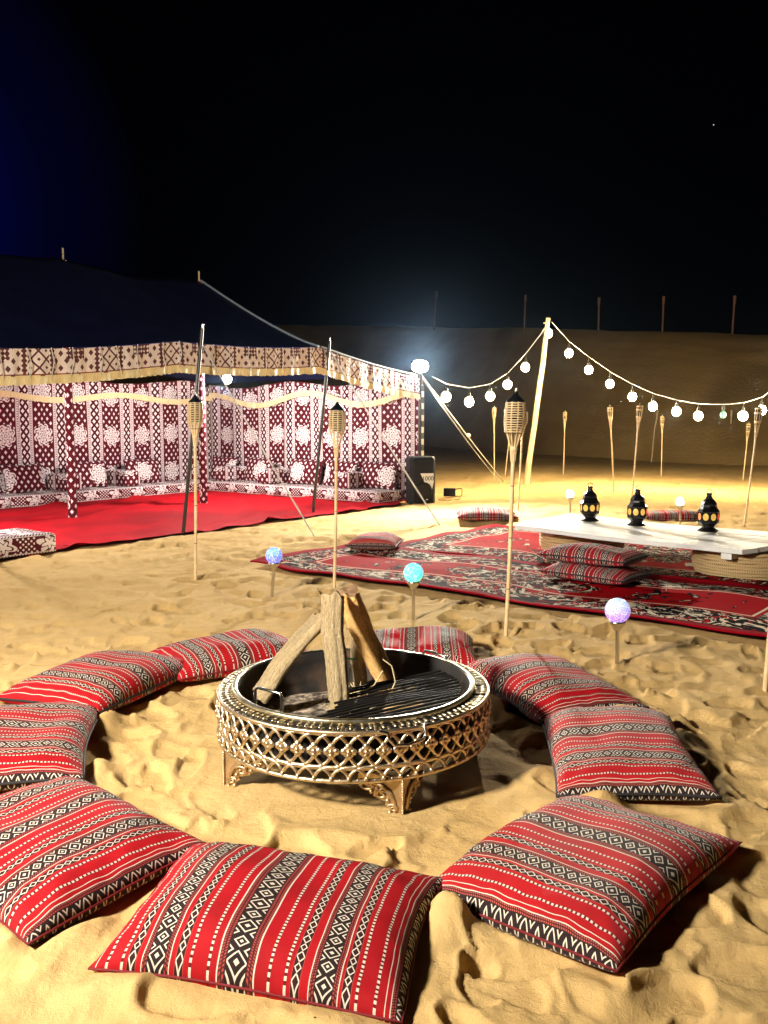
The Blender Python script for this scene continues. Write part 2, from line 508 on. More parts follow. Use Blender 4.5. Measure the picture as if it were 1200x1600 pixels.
def paint_fn():
    x, y, z, v = coords('Object')
    n = noise(vec3(x, y*1.0, z), 3.0, 4, .6); n2 = noise(v, 45, 3, .6)
    c = mixc(ssize(n, .35, .7), (.86, .85, .82), (.78, .77, .73))
    return mixc(ssize(n2, .66, .75)*.35, c, (.42, .36, .28)), n2
M_WHITE = new_mat('white_painted_wood', rough=.5, fn=paint_fn, bump=(.2, .004))
def jute_fn():
    u, v, _, uvv = coords('UV')
    s = tri(u*2.0+v*55.0); n = noise(uvv, 90, 3, .7)
    c = mixc(ssize(s, .2, .8), (.42, .27, .11), (.78, .57, .29))
    return mixc(ssize(n, .5, .7)*.4, c, (.22, .13, .05)), s
M_JUTE = new_mat('jute_rope', rough=.85, fn=jute_fn, bump=(.6, .006))
M_LANTERN = new_mat('black_lacquered_metal', (.010, .009, .009), .22, .3)
def glass_mat(name, c, s): return new_mat(name, tuple(q*.7 for q in c), .15, fn=None, emit=c, emit_s=s)
M_GL_Y = glass_mat('amber_glass', (.85, .50, .10), .55)
M_GL_R = glass_mat('red_glass', (.85, .08, .05), .6)
M_GL_O = glass_mat('orange_glass', (.95, .32, .10), .6)
def crackle(name, c1, c2, st):
    m = bpy.data.materials.new(name); m.use_nodes = True; nt = m.node_tree; X.nt = nt
    b = nt.nodes['Principled BSDF']; b.inputs['Roughness'].default_value = .12
    x, y, z, v = coords('Object')
    vo = nt.nodes.new('ShaderNodeTexVoronoi'); vo.feature = 'DISTANCE_TO_EDGE'; vo.inputs['Scale'].default_value = 75
    nt.links.new(v, vo.inputs['Vector'])
    vo2 = nt.nodes.new('ShaderNodeTexVoronoi'); vo2.feature = 'DISTANCE_TO_EDGE'; vo2.inputs['Scale'].default_value = 26
    nt.links.new(v, vo2.inputs['Vector'])
    cr = xmin(ssize(X(vo.outputs[0]), .0, .045)*-1.0+1.0+(ssize(X(vo2.outputs[0]), .0, .03)*-1.0+1.0), 1.0)
    c = mixc(ssize(z, -.045, .06), c2, c1); c = mixc(cr*.75, c, (.92, .95, 1.0))
    nt.links.new(c, b.inputs['Emission Color']); nt.links.new(c, b.inputs['Base Color'])
    b.inputs['Emission Strength'].default_value = st
    return m
M_PLASTIC = new_mat('black_plastic', rough=.5, spec=.2, fn=lambda: (mixc(ssize(noise(coords('Object')[3], 9, 3), .3, .7), (.004, .004, .004), (.008, .008, .008)), noise(coords('Object')[3], 300, 2)), bump=(.2, .002))
M_GRILLE = new_mat('speaker_mesh', (.009, .009, .010), .5, .3, spec=.2)
M_STICKER = new_mat('white_sticker', (.80, .80, .78), .5)
M_INK = new_mat('black_ink', (.012, .012, .012), .6)
M_CHECK = new_mat('black_white_tape', rough=.6, fn=lambda: mixc((xfr(coords('UV')[1]*5.2) > .5), (.72, .68, .60), (.012, .010, .012)))
M_BULB = new_mat('frosted_bulb', (.9, .9, .85), .4, emit=(1.0, .80, .48), emit_s=BULB_E)
M_BULB_OFF = new_mat('dead_bulb_green_glow', (.10, .32, .22), .15, emit=(.2, .8, .5), emit_s=.25)  # unlit bulb, emission paints a faint green glow into it
M_LAMPFACE = new_mat('flood_lens', (.9, .9, .9), .3, emit=(.86, .94, 1.0), emit_s=120.0)
M_TENTBULB = new_mat('tent_bulb', (.9, .9, .9), .3, emit=(1.0, .97, .93), emit_s=60.0)
M_STAR = new_mat('star_light', (0, 0, 0), .5, emit=(1, .95, .9), emit_s=.8)

# ------------------------------------------------------------------ layout shared by sand and objects
TC = Vector((.57, 14.5, 0)); TS = Vector((-.6, -.8, 0)); TW = Vector((-.8, .6, 0))
def T(s, w, z=0.0): return TC+TS*s+TW*w+Vector((0, 0, z))
T_LEN, T_DEP = 9.7, 5.0
T_ANG = math.atan2(TS.y, TS.x)
RUG_ORIGIN = Vector((-1.31, 8.24, 0)); RU = Vector((.797, -.604, 0)); RV = Vector((.604, .797, 0))
PIT = Vector((-.122, 3.49, 0)); PIT_R = .54
# ring cushions: centre x, y, width across the stripes, stripe length, angle of the across direction (deg), material key, lift, tilt(deg)
RING = [
 ('front', -.28, 2.24, .80, .56, -14.5, 'A', .00, 5),
 ('left_near', -1.03, 2.62, .80, .60, -40, 'A', .02, 3),
 ('left_mid', -1.50, 3.44, .80, .62, -77, 'A', .03, 0),
 ('left_far', -1.40, 4.30, .80, .60, 68, 'A', .04, 0),
 ('back_left', -.86, 4.80, .78, .56, 33, 'A', .03, 0),
 ('back_right', .17, 4.92, .70, .56, -2, 'A', .03, 0),
 ('right_far', .80, 4.24, .86, .56, -69, 'A', .02, 0),
 ('right_mid', .935, 3.40, .84, .56, -96, 'B', .02, 2),
 ('right_near', .60, 2.505, .85, .61, 229, 'B', .01, 3),
]

# ------------------------------------------------------------------ sand sheet (footprints, slumps, ridges)
def perlin(x, y, seed):
    r = np.random.default_rng(seed); N = 256
    ang = r.uniform(0, 2*np.pi, (N, N)); gx, gy = np.cos(ang), np.sin(ang)
    xi = np.floor(x).astype(int); yi = np.floor(y).astype(int); xf = x-xi; yf = y-yi
    def d(a, b): return gx[(xi+a) % N, (yi+b) % N]*(xf-a)+gy[(xi+a) % N, (yi+b) % N]*(yf-b)
    s = lambda t: t*t*t*(t*(t*6-15)+10)
    u, v = s(xf), s(yf)
    return (d(0, 0)*(1-u)+d(1, 0)*u)*(1-v)+(d(0, 1)*(1-u)+d(1, 1)*u)*v
def sstep(t): t = np.clip(t, 0, 1); return t*t*(3-2*t)
ys = [.55]
while ys[-1] < 14: ys.append(ys[-1]+max(.0058*ys[-1], .006))
while ys[-1] < 47: ys.append(ys[-1]*1.012)
ys = np.array([-14, -8, -2, -.6, .1]+ys+[60, 110])
sx = np.concatenate([[-3.2, -1.6, -1.0, -.80], np.linspace(-.70, .70, 760), [.80, 1.0, 1.6, 3.2]])
SK = 1.7
wid = np.where(ys < 0, 3.0, ys+SK)
XX = sx[None, :]*wid[:, None]; YY = np.repeat(ys[:, None], len(sx), 1)
HH = .030*perlin(XX*.55, YY*.55, 1)+.036*perlin(XX*1.3+.3*perlin(XX*2, YY*2, 9), YY*1.3, 2)
HH += .022*(1-np.abs(perlin(XX*2.3+.5*perlin(XX*3, YY*3, 8), YY*2.3, 3))*2.2)
HH += .006*perlin(XX*6, YY*6, 4)
far = sstep((YY-14)/14)
HH = HH*(1-.35*far)+.10*far*perlin(XX*.16, YY*.16, 5)
WX = .055*perlin(XX*4.2, YY*4.2, 41)+.02*perlin(XX*11, YY*11, 43); WY = .055*perlin(XX*4.2, YY*4.2, 42)+.02*perlin(XX*11, YY*11, 44)
HH += .014*(1-np.abs(perlin(XX*4.1+WX*9, YY*4.1+WY*9, 45))*2.4)*(1-.6*far)
def stamp(cx, cy, la, wb, ang, D, rim, k, wp=1.0):
    rad = max(la, wb)*1.9
    r0, r1 = np.searchsorted(ys, (cy-rad, cy+rad))
    if r1-r0 < 3: return
    lo = min((cx-rad)/(ys[r0]+SK), (cx-rad)/(ys[r1-1]+SK)); hi = max((cx+rad)/(ys[r0]+SK), (cx+rad)/(ys[r1-1]+SK))
    c0, c1 = np.searchsorted(sx, (lo, hi))
    if c1-c0 < 3: return
    x = XX[r0:r1, c0:c1]-cx+WX[r0:r1, c0:c1]*wp; y = YY[r0:r1, c0:c1]-cy+WY[r0:r1, c0:c1]*wp
    ca, sa = math.cos(ang), math.sin(ang)
    a = (x*ca+y*sa)/la; b = (-x*sa+y*ca)/wb
    b = b*(1+.35*a*k)
    r = np.sqrt(a*a+b*b)
    h = HH[r0:r1, c0:c1]
    base = float(np.average(h, weights=np.exp(-r*r)))
    m = 1-sstep((r-.78)/.25)
    bowl = base*.6-D*(1-.35*r*r)-D*.5*a*k
    h2 = h*(1-m*.93)+bowl*m*.93
    h2 += rim*np.exp(-((r-1.08)/.15)**2)*(.65+.55*np.clip(a*k, -1, 1))
    HH[r0:r1, c0:c1] = h2
def fp(n, x0, x1, y0, y1, dmul=1.0, sc_=1.0):
    for _ in range(n):
        cy = RNG.uniform(y0, y1); cx = RNG.uniform(x0, x1)
        la = RNG.uniform(.085, .17)*sc_; wb = la*RNG.uniform(.42, .75)
        D = RNG.uniform(.007, .021)*dmul
        stamp(cx, cy, la, wb, RNG.uniform(0, 2*np.pi), D, D*RNG.uniform(.25, .6), RNG.choice([-1, 1])*RNG.uniform(.2, .9))
fp(700, -3.2, 3.4, .7, 5.5, .95)
fp(850, -5.5, 4.8, 5, 11.5, 1.1)
fp(700, -4, 9, 11, 20, 1.1, 1.25)
fp(420, -1, 15, 19, 40, 1.3, 1.9)
# shoe prints that kept their outline
for _ in range(90):
    cy = RNG.uniform(1.2, 10); cx = RNG.uniform(-.55, .55)*(cy+1)
    an = RNG.uniform(0, 2*np.pi); D = RNG.uniform(.010, .02)
    stamp(cx, cy, .145, .052, an, D, D*.5, .15, .12)
    stamp(cx-.10*math.cos(an), cy-.10*math.sin(an), .05, .042, an, D*1.3, D*.3, .1, .12)
HH += (.0040*perlin(XX*16+perlin(XX*5, YY*5, 21), YY*16, 6)+.006*(.3-np.abs(perlin(XX*8+WX*20, YY*8+WY*20, 61)))+.0025*perlin(XX*34, YY*34, 62))*(1-sstep((YY-9)/5))
flats = []          # cx, cy, half a, half b, angle, target z, margin
for n_, cx, cy, w_, l_, an, *_r in RING: flats.append((cx, cy, w_*.40, l_*.40, R(an), .014, .11))
rc = RUG_ORIGIN+RU*2.6+RV*2.0
flats.append((rc.x, rc.y, 2.7, 2.05, math.atan2(RU.y, RU.x), -.03, .22))
tc_ = T(T_LEN/2, T_DEP/2)
flats.append((tc_.x, tc_.y, T_LEN/2, T_DEP/2+.02, T_ANG, -.03, .35))
flats.append((PIT.x, PIT.y, .36, .36, .0, .0, .4))
for cx, cy, ha, hb, an, tz, mg in flats:
    ca, sa = math.cos(an), math.sin(an); x = XX-cx; y = YY-cy
    a = np.maximum(np.abs(x*ca+y*sa)-ha, 0); b = np.maximum(np.abs(-x*sa+y*ca)-hb, 0)
    m = 1-sstep(np.sqrt(a*a+b*b)/mg)
    HH = HH*(1-m)+tz*m
for n_, cx, cy, w_, l_, an, *_r in RING:           # loose sand pushed up against the cushion edges
    an = R(an); ca, sa = math.cos(an), math.sin(an); x = XX-cx; y = YY-cy
    a = np.abs(x*ca+y*sa)-w_*.5; b = np.abs(-x*sa+y*ca)-l_*.5
    d = np.sqrt(np.maximum(a, 0)**2+np.maximum(b, 0)**2)+np.minimum(np.maximum(a, b), 0)
    HH += .040*np.exp(-((d-.03)/.06)**2)*np.clip(.35+1.5*perlin(XX*3.3, YY*3.3, 71), 0, 1.3)
def ground_z(x, y):
    j = int(np.clip(np.searchsorted(ys, y), 1, len(ys)-1)); i = int(np.clip(np.searchsorted(sx, x/(y+SK)), 1, len(sx)-1))
    return float(HH[j-1:j+1, i-1:i+1].mean())
def sheet(name, XX, YY, ZZ, mat, label=None):
    nr, nc = XX.shape
    me = bpy.data.meshes.new(name)
    idx = np.arange(nr*nc).reshape(nr, nc)
    q = np.stack([idx[:-1, :-1], idx[:-1, 1:], idx[1:, 1:], idx[1:, :-1]], -1).reshape(-1, 4)
    me.vertices.add(nr*nc); me.vertices.foreach_set('co', np.stack([XX, YY, ZZ], -1).astype(np.float32).ravel())
    me.loops.add(q.size); me.loops.foreach_set('vertex_index', q.astype(np.int32).ravel())
    me.polygons.add(len(q)); me.polygons.foreach_set('loop_start', np.arange(0, q.size, 4, dtype=np.int32))
    me.polygons.foreach_set('use_smooth', np.ones(len(q), dtype=bool))
    me.update(calc_edges=True); me.validate()
    o = bpy.data.objects.new(name, me); me.materials.append(mat); col.objects.link(o)
    o['kind'] = 'structure'
    return o
sheet('sand_ground', XX, YY, HH, M_SAND)

# ------------------------------------------------------------------ dune behind the camp
dx = np.linspace(-60, 48, 260); FX = [-60, -20, -5, 2.1, 6, 9.9, 14, 20, 48]; FY = [60, 54, 47, 41, 31.5, 24.0, 20.0, 17.5, 16]
foot = np.interp(dx, FX, FY); ker = np.ones(13)/13
foot = np.convolve(np.pad(foot, 6, 'edge'), ker, 'valid')
CRX = [-60, -20, -8, -1, 3, 5, 9, 14, 20, 48]; CRZ = [7.5, 7.6, 7.5, 7.0, 6.4, 5.9, 4.9, 4.2, 3.7, 3.2]
crz = np.interp(dx, CRX, CRZ); crz = np.convolve(np.pad(crz, 6, 'edge'), ker, 'valid')
dt = np.concatenate([np.linspace(-3, 16, 150), np.linspace(17, 60, 18)])
DX = np.repeat(dx[None, :], len(dt), 0); DY = foot[None, :]+dt[:, None]
tt = np.clip(dt/10.5, -1, 1)[:, None]
prof = np.where(tt < 0, tt*2.2, sstep(np.clip(tt*.96+.02, 0, 1))*.45+np.clip(tt, 0, 1)*.55)
DZ = prof*crz[None, :]-.10
back = np.clip((dt-10.5)/40, 0, 1)[:, None]
DZ = DZ-back*crz[None, :]*.9
DZ += (.10*perlin(DX*.5, DY*.5, 31)+.09*perlin(DX*1.3, DY*1.3, 32)+.25*perlin(DX*.14, DY*.14, 33))*np.clip(dt/2.0, 0, 1)[:, None]*(1-.7*np.clip((dt-8)/3, 0, 1)[:, None])
sheet('sand_dune', DX, DY, DZ, M_DUNE)
def dune_z(x, y):
    i = int(np.clip(np.searchsorted(dx, x), 0, len(dx)-1)); return float(np.interp(y, DY[:, i], DZ[:, i]))

# ------------------------------------------------------------------ thin haze added to imitate lens bloom round the lamps
hz = MB().box((0, 48, 8.0), (170, 150, 22.0)).build('haze', bpy.data.materials.new('bloom_haze')); hz['kind'] = 'stuff'
hm = hz.data.materials[0]; hm.use_nodes = True; hn = hm.node_tree; hn.nodes.clear()
ho = hn.nodes.new('ShaderNodeOutputMaterial'); hv = hn.nodes.new('ShaderNodeVolumePrincipled')
hv.inputs['Color'].default_value = (.42, .66, 1, 1); hv.inputs['Density'].default_value = HAZE; hv.inputs['Anisotropy'].default_value = .95
hn.links.new(hv.outputs[0], ho.inputs['Volume'])

# ------------------------------------------------------------------ tent
EAVE = lambda s: float(np.interp(s, [0, 2.5, 5.05, 7.5, 9.7], [2.03, 2.36, 2.27, 2.05, 2.0]))-.035*abs(math.sin(math.pi*s/2.5))
RIDGE = lambda s: float(np.interp(s, [0, .6, 1.3, 1.9, 2.42, 3.6, 4.8, 6.0, 7.2, 9.7], [2.05, 2.32, 2.72, 3.12, 3.5, 3.40, 3.5, 3.40, 3.5, 2.1]))
def roof_z(s, w):
    k = 1-abs(w-2.5)/2.5
    return EAVE(s)+(RIDGE(s)-EAVE(s))*(k**1.22)
tent = thing('bedouin_tent', T(4.85, 2.5), 'long black roofed desert tent with patterned maroon and white cloth walls and gold fringe', 'tent')
MB().grid(lambda u, v: T(u*T_LEN, v*T_DEP, roof_z(u*T_LEN, v*T_DEP)+.006*math.sin(u*90)*math.sin(v*math.pi)), 78, 40).build('roof', M_ROOF, tent)
# strips added along hip and eave, pale to imitate the flood's light there
hip = [T(2.42-.0*k, 2.5-2.45*k, roof_z(2.42, 2.5-2.45*k)+.02) for k in np.linspace(0.02, 1, 14)]
MB().tube(hip, [.028]*14, 6, flat=.5).build('lit_edge_strip', M_LIT_EDGE, tent)
ev = [T(2.42-2.4*k, -.01, EAVE(2.42-2.4*k)+.02) for k in np.linspace(0, 1, 12)]
MB().tube(ev, .02, 6, flat=.6).build('lit_edge_strip', M_LIT_EDGE, tent)
def wall_pt(s, w, z, ds, dw): return T(s+ds, w+dw, z)
def fold(t, z): return .022*math.sin(t*9.5)+.014*math.sin(t*23+1.3)+.012*math.sin(t*4.1+2*z)
top_b = lambda s: min(2.02+.05*math.sin(s*1.9+.8), roof_z(s, 4.97)-.02) if s > .3 else 1.96
top_e = lambda w: 1.97+.05*math.sin(w*2.6+.5)
MB().grid(lambda u, v: T(.03+u*9.6, 4.95+fold(u*9.6, v)*(.3+.7*v), .02+v*(top_b(u*9.6)-.02)), 300, 14, lambda u, v: (u*9.6, v*2.0)).build('back_wall', M_WALL, tent)
MB().grid(lambda u, v: T(.03-fold(u*4.9+3, v)*(.3+.7*v), u*4.94, .02+v*(top_e(u*4.94)-.02)), 160, 14, lambda u, v: (-u*4.94+.2, v*2.0)).build('end_wall', M_WALL, tent)
MB().grid(lambda u, v: T(9.67, u*4.94, .02+v*1.95), 60, 8, lambda u, v: (u*4.94, v*2.0)).build('end_wall', M_WALL, tent)
def strip(fn, n, h0, h1, name, mat, parent, jag=0.0, rows=3, ulen=1.0):
    """hanging band below the curve fn(t)->(point, outward); from h0 to h1 under it"""
    mb = MB()
    def pt(u, v):
        p, nrm = fn(u)
        hh = h0+(h1-h0)*v
        if jag and v > .99: hh += jag*(random.random()-.3)
        wob = .012*math.sin(u*ulen*17)+.008*math.sin(u*ulen*41)
        return p+nrm*(wob*(.3+v))+Vector((0, 0, -hh))
    mb.grid(pt, n, rows, lambda u, v: (u*ulen, (1-v)*(h1-h0)))
    return mb.build(name, mat, parent)
def front_c(u): s = u*T_LEN; return T(s, -.02, EAVE(s)), -TW
strip(front_c, 260, .01, .285, 'valance', M_VAL, tent, ulen=T_LEN)
strip(lambda u: (front_c(u)[0]-TW*.012, -TW), 620, .275, .365, 'fringe', M_FRINGE, tent, jag=.015, ulen=T_LEN)
# scalloped inner bands and their gold fringe on the two inner walls
def in_b(u):
    s = .05+u*9.5; k = abs(math.sin(math.pi*(s+.25)/2.45))
    return T(s, 4.86, 1.90-.10*k*k), -TW
def in_e(u):
    w = u*4.9; k = abs(math.sin(math.pi*(w+.15)/2.5))
    return T(.10, w, 1.94-.21*k*k), TS
strip(in_b, 220, .09, .185, 'inner_fringe', M_FRINGE, tent, jag=.012, ulen=9.5)
strip(in_e, 160, .09, .185, 'inner_fringe', M_FRINGE, tent, jag=.012, ulen=4.9)
cords = MB()
for k in range(34):
    s = .15+k*.285+random.uniform(-.06, .06); z0 = EAVE(s)
    cords.tube([T(s, -.035, z0), T(s+random.uniform(-.03, .03), -.05, z0-.14), T(s+random.uniform(-.05, .05), -.045, z0-.30)], .0055, 5)
cords.build('valance_cords', M_ROPE, tent, kind='stuff')
# ridge poles wrapped in the same cloth, tips through the roof
for s in (2.42, 4.8, 7.2):
    p = MB().tube([T(s, 2.5, 0), T(s, 2.5, 1.0), T(s, 2.5, 2.2), T(s, 2.5, RIDGE(s)-.02)], [.062, .058, .055, .05], 12)
    for i, u in enumerate(p.uv):
        if u is not None: p.uv[i] = [(a*.36+.18, b) for a, b in u]
    p.build('wrapped_ridge_pole', M_MAJLIS, tent)
    MB().tube([T(s, 2.5, RIDGE(s)-.03), T(s, 2.5, RIDGE(s)+.14)], .014, 8).build('ridge_pole_tip', M_BAMBOO, tent)
# front poles
for (bx, by, tx, ty, s) in ((285, 835, 316, 513, 5.05), (488, 803, 515, 533, 2.5)):
    b = G(bx, by); t_ = P(tx, ty, b.y)
    b.z = ground_z(b.x, b.y)-.05
    MB().tube([b, t_], .022, 10).build('front_pole', M_DARKPOLE, tent)
    dv = (t_-b).normalized()
    MB().tube([t_-dv*.02, t_+dv*.05], .012, 8).build('front_pole_tip', M_STEEL, tent)
b = T(7.5, -.25, -.05); MB().tube([b, T(7.5, 0, 2.2)], .022, 10).build('front_pole', M_DARKPOLE, tent)
MB().tube([T(0, -.03, -.05), T(0, -.03, 2.17)], .03, 10).build('corner_post', M_DARKPOLE, tent)
MB().grid(lambda u, v: T(.0+.075*(u-.5), -.075, .55+1.35*v), 1, 12, lambda u, v: (u, 1.35*v)).build('chequered_tape', M_CHECK, tent)
for (s, w) in ((0, 5), (9.7, 0), (9.7, 5)): MB().tube([T(s, w, -.05), T(s, w, 2.0)], .03, 10).build('corner_post', M_DARKPOLE, tent)
def rope(p0, p1, r, sag=.05, parent=None, knot=None):
    pts = [p0.lerp(p1, k)-Vector((0, 0, sag*4*k*(1-k))) for k in np.linspace(0, 1, 12)]
    m = MB().tube(pts, r, 6)
    if knot: m.ball(p0.lerp(p1, knot), .045, 8, 6)
    return m.build('guy_rope', M_ROPE, parent)
pA = P(318, 541, T(5.05, 0).y-.02); pB = P(516, 549, T(2.5, 0).y-.05); pC = T(0, -.05, 2.06)
def gp(x, y): q = G(x, y); q.z = ground_z(q.x, q.y)-.01; return q
rope(pA, gp(492, 842), .009, .02, tent); rope(pB, gp(688, 820), .010, .02, tent)
rope(pC, gp(788, 755), .010, .03, tent, .5); rope(pC-Vector((.0, 0, .03)), gp(782, 757), .006, .05, tent)
# tent lamps
def tent_lamp(s, w, z, label):
    p = T(s, w, z); t = thing('hanging_lamp', p, label, 'lamp', 'lamps hanging inside the tent')
    MB().ball(p, .075, 14, 10).build('bulb', M_TENTBULB, t)
    MB().lathe([(.03, .06), (.035, .10), (.02, .15), (.006, .16)], 10, p).build('socket', M_PLASTIC, t)
    MB().tube([p+Vector((0, 0, .15)), T(s, w, roof_z(s, w)-.01)], .006, 6).build('cord', M_PLASTIC, t)
    place_light('lamp_light', 'POINT', W_TENT, (1.0, .95, .92), p-Vector((0, 0, .12)), t, .08)
tent_lamp(2.15, 2.2, 1.98, 'bright white bulb hanging under the tent roof above the red carpet')
tent_lamp(7.0, 1.6, 1.97, 'bulb hanging in the left end of the tent beyond the frame')
# carpet
def carpet_pt(u, v):
    s = .12+u*9.5; w = -.08+v*4.95
    e = (.07*math.sin(s*2.3)+.05*math.sin(s*6.1)+.02*math.sin(s*15)) if v < .02 else 0
    z = .016+.012*math.sin(s*3+w*2)*math.sin(w*1.7)+.007*math.sin(s*7.7+w*5)+.034*max(0, math.sin(s*4.3+w*6.5+1.5*math.sin(w*2)))**6
    return T(s, w+e*(1 if v < .02 else 0), max(z, .004))
tag(MB().grid(carpet_pt, 150, 60).build('red_carpet', M_CARPET), 'plain bright red felt carpet covering the floor inside the tent', 'carpet')

def pillow_mesh(W, L, Ht, Hb, n=26, seed=0, wr=1.0, pin=.06, uvs=None, flat=-9):
    """soft cushion: top and bottom skins meet in a seam; x is across the stripes"""
    rg = random.Random(seed); ph = [rg.uniform(0, 6.28) for _ in range(6)]
    mb = MB()
    dents = [(rg.uniform(-.5, .5), rg.uniform(-.5, .5), rg.uniform(.25, .5), rg.uniform(.05, .16)) for _ in range(3)]
    def outline(u, v):
        a, b = 2*u-1, 2*v-1
        x = a*(1-pin*(1-b*b)*a*a*.9); y = b*(1-pin*1.2*(1-a*a)*b*b*.9)
        x += .012*math.sin(b*3+ph[0])*abs(a); y += .012*math.sin(a*3.5+ph[1])*abs(b)
        return x*W/2, y*L/2, a, b
    def prof(a, b):
        k = max((1-abs(a)**2.6)*(1-abs(b)**2.4), 0)
        return k**.48
    def wrinkle(a, b):
        e = (abs(a)**3+abs(b)**3)
        return wr*.8*(.004*math.sin(5*a+2.2*b+ph[2])+.003*math.sin(8*b+3*a+ph[3])+.003*e*math.sin(17*(a+b)+ph[4])+.002*e*math.sin(26*(a-b)+ph[5]))
    def top(u, v):
        x, y, a, b = outline(u, v); k = prof(a, b)
        k *= 1-sum(d_*math.exp(-((a-p_)**2+(b-q_)**2)/(r_*r_)) for p_, q_, r_, d_ in dents)
        cr = 0
        for ca_ in (-1, 1):
            for cb_ in (-1, 1):
                f_ = math.exp(-((a-ca_)**2+(b-cb_)**2)/.22); cr += f_*math.sin(math.atan2(b-cb_*1.05, a-ca_*1.05)*9+ph[(ca_+cb_)//2])
        k += .055*cr*k
        return (x, y, Ht*k*(1+.12*math.sin(1.7*a+ph[0])+.10*math.sin(2*b+ph[1]))+wrinkle(a, b)*min(k*2, 1))
    def bot(u, v):
        x, y, a, b = outline(u, v); k = prof(a, b)
        return (x, y, max(-Hb*k**.6, flat)+wrinkle(a, b)*.0)
    uf = uvs or (lambda u, v: (u, v))
    # denser samples near the seam
    wv = lambda t: .5-.5*math.cos(math.pi*t)*(.55+.45*abs(math.cos(math.pi*t)))
    mb.grid(lambda u, v: top(wv(u), wv(v)), n, n, lambda u, v: uf(wv(u), wv(v)))
    mb.grid(lambda u, v: bot(wv(u), wv(v)), n, n, lambda u, v: uf(wv(u), wv(v)+.37), flip=True)
    seam = []
    N = 14
    for k in range(N): seam.append(outline(k/N, 0)[:2])
    for k in range(N): seam.append(outline(1, k/N)[:2])
    for k in range(N): seam.append(outline(1-k/N, 1)[:2])
    for k in range(N): seam.append(outline(0, 1-k/N)[:2])
    return mb, [Vector((x*1.002, y*1.002, 0)) for x, y in seam]
def cushion(name, loc, W, L, Ht, Hb, ang, mat, label, group, seed, tilt=(0, 0), piping=None, n=26, cat='cushion', flat=-9, pr=.006):
    mb, seam = pillow_mesh(W, L, Ht, Hb, n, seed, flat=flat)
    o = mb.build(name, mat); o.location = loc; o.rotation_euler = (tilt[0], tilt[1], ang)
    tag(o, label, cat, group)
    if piping is not None:
        s = MB().loop(seam, pr, 6)
        q = bpy.data.objects.new('seam_piping', s.mesh('seam_piping')); q.data.materials.append(piping); col.objects.link(q); q.parent = o
    return o

# ------------------------------------------------------------------ mattresses, bolsters and armrests inside the tent
def mattress(s0, s1, w0, w1, h, label):
    c = T((s0+s1)/2, (w0+w1)/2, .015)
    def rb(mb, a, b, z0, z1, r):
        n = 5
        prof = [(-r*(1-math.cos(k/n*math.pi/2)), r*(1-math.sin(k/n*math.pi/2))) for k in range(n+1)]
    m = MB()
    a, b, r = (s1-s0)/2, (w1-w0)/2, .03
    rings = [(0, .0), (0, .0), ]
    sec = [(.012, 0), (0, .012), (0, h-r), (r*.3, h-r*.3), (r, h)]          # inset, height
    per = []
    vs = []; fs = []; uvs = []
    NP = 0
    corners = [(-1, -1), (1, -1), (1, 1), (-1, 1)]
    def ringpts(ins):
        pts = []; d = 0; last = None
        for k, (x, y) in enumerate(corners):
            x2, y2 = corners[(k+1) % 4]
            for t in np.linspace(0, 1, 9)[:-1]:
                px = (x+(x2-x)*t)*(a-ins); py = (y+(y2-y)*t)*(b-ins)
                pts.append((px, py))
        return pts
    for ins, z in sec:
        for i, (px, py) in enumerate(ringpts(ins)):
            q = T((s0+s1)/2+px, (w0+w1)/2+py, .015+z+.004*math.sin(px*9)+.004*math.sin(py*11))
            vs.append(q)
            uvs.append((px+py, z/h*.22*(1 if z < h-.001 else 1)))
    n = 32
    for j in range(len(sec)-1):
        for i in range(n):
            k = (i+1) % n; fs.append((j*n+i, j*n+k, (j+1)*n+k, (j+1)*n+i))
    m.add(vs, fs, uvs, True)
    top = lambda u, v: T(s0+r+u*(s1-s0-2*r), w0+r+v*(w1-w0-2*r), .015+h+.004*math.sin((s0+r+u*(s1-s0-2*r)-(s0+s1)/2)*9)+.004*math.sin((v-.5)*(w1-w0)*11)+.012*math.sin(math.pi*u)*math.sin(math.pi*v))
    m.grid(top, 16, 8, lambda u, v: (u*(s1-s0), v*(w1-w0)+.22))
    o = m.build('floor_mattress', M_BAND); me = o.data
    for vtx in me.vertices: vtx.co -= c
    o.location = c
    return tag(o, label, 'mattress', 'low majlis mattresses in the tent')
mattress(.85, 2.75, 4.20, 4.86, .18, 'low patterned floor mattress along the back tent wall next to the inner corner')
mattress(2.78, 4.70, 4.20, 4.86, .18, 'low patterned floor mattress along the back tent wall reaching the left picture edge')
mattress(4.73, 6.65, 4.20, 4.86, .18, 'low patterned floor mattress along the back tent wall beyond the frame')
mattress(.10, .80, 2.52, 4.84, .18, 'low patterned floor mattress along the end wall in the inner tent corner')
mattress(.10, .80, .22, 2.49, .18, 'low patterned floor mattress along the end wall beside the black loudspeaker')
mattress(6.78, 8.7, -.16, .56, .20, 'low patterned floor mattress lying at the front left edge of the red carpet')
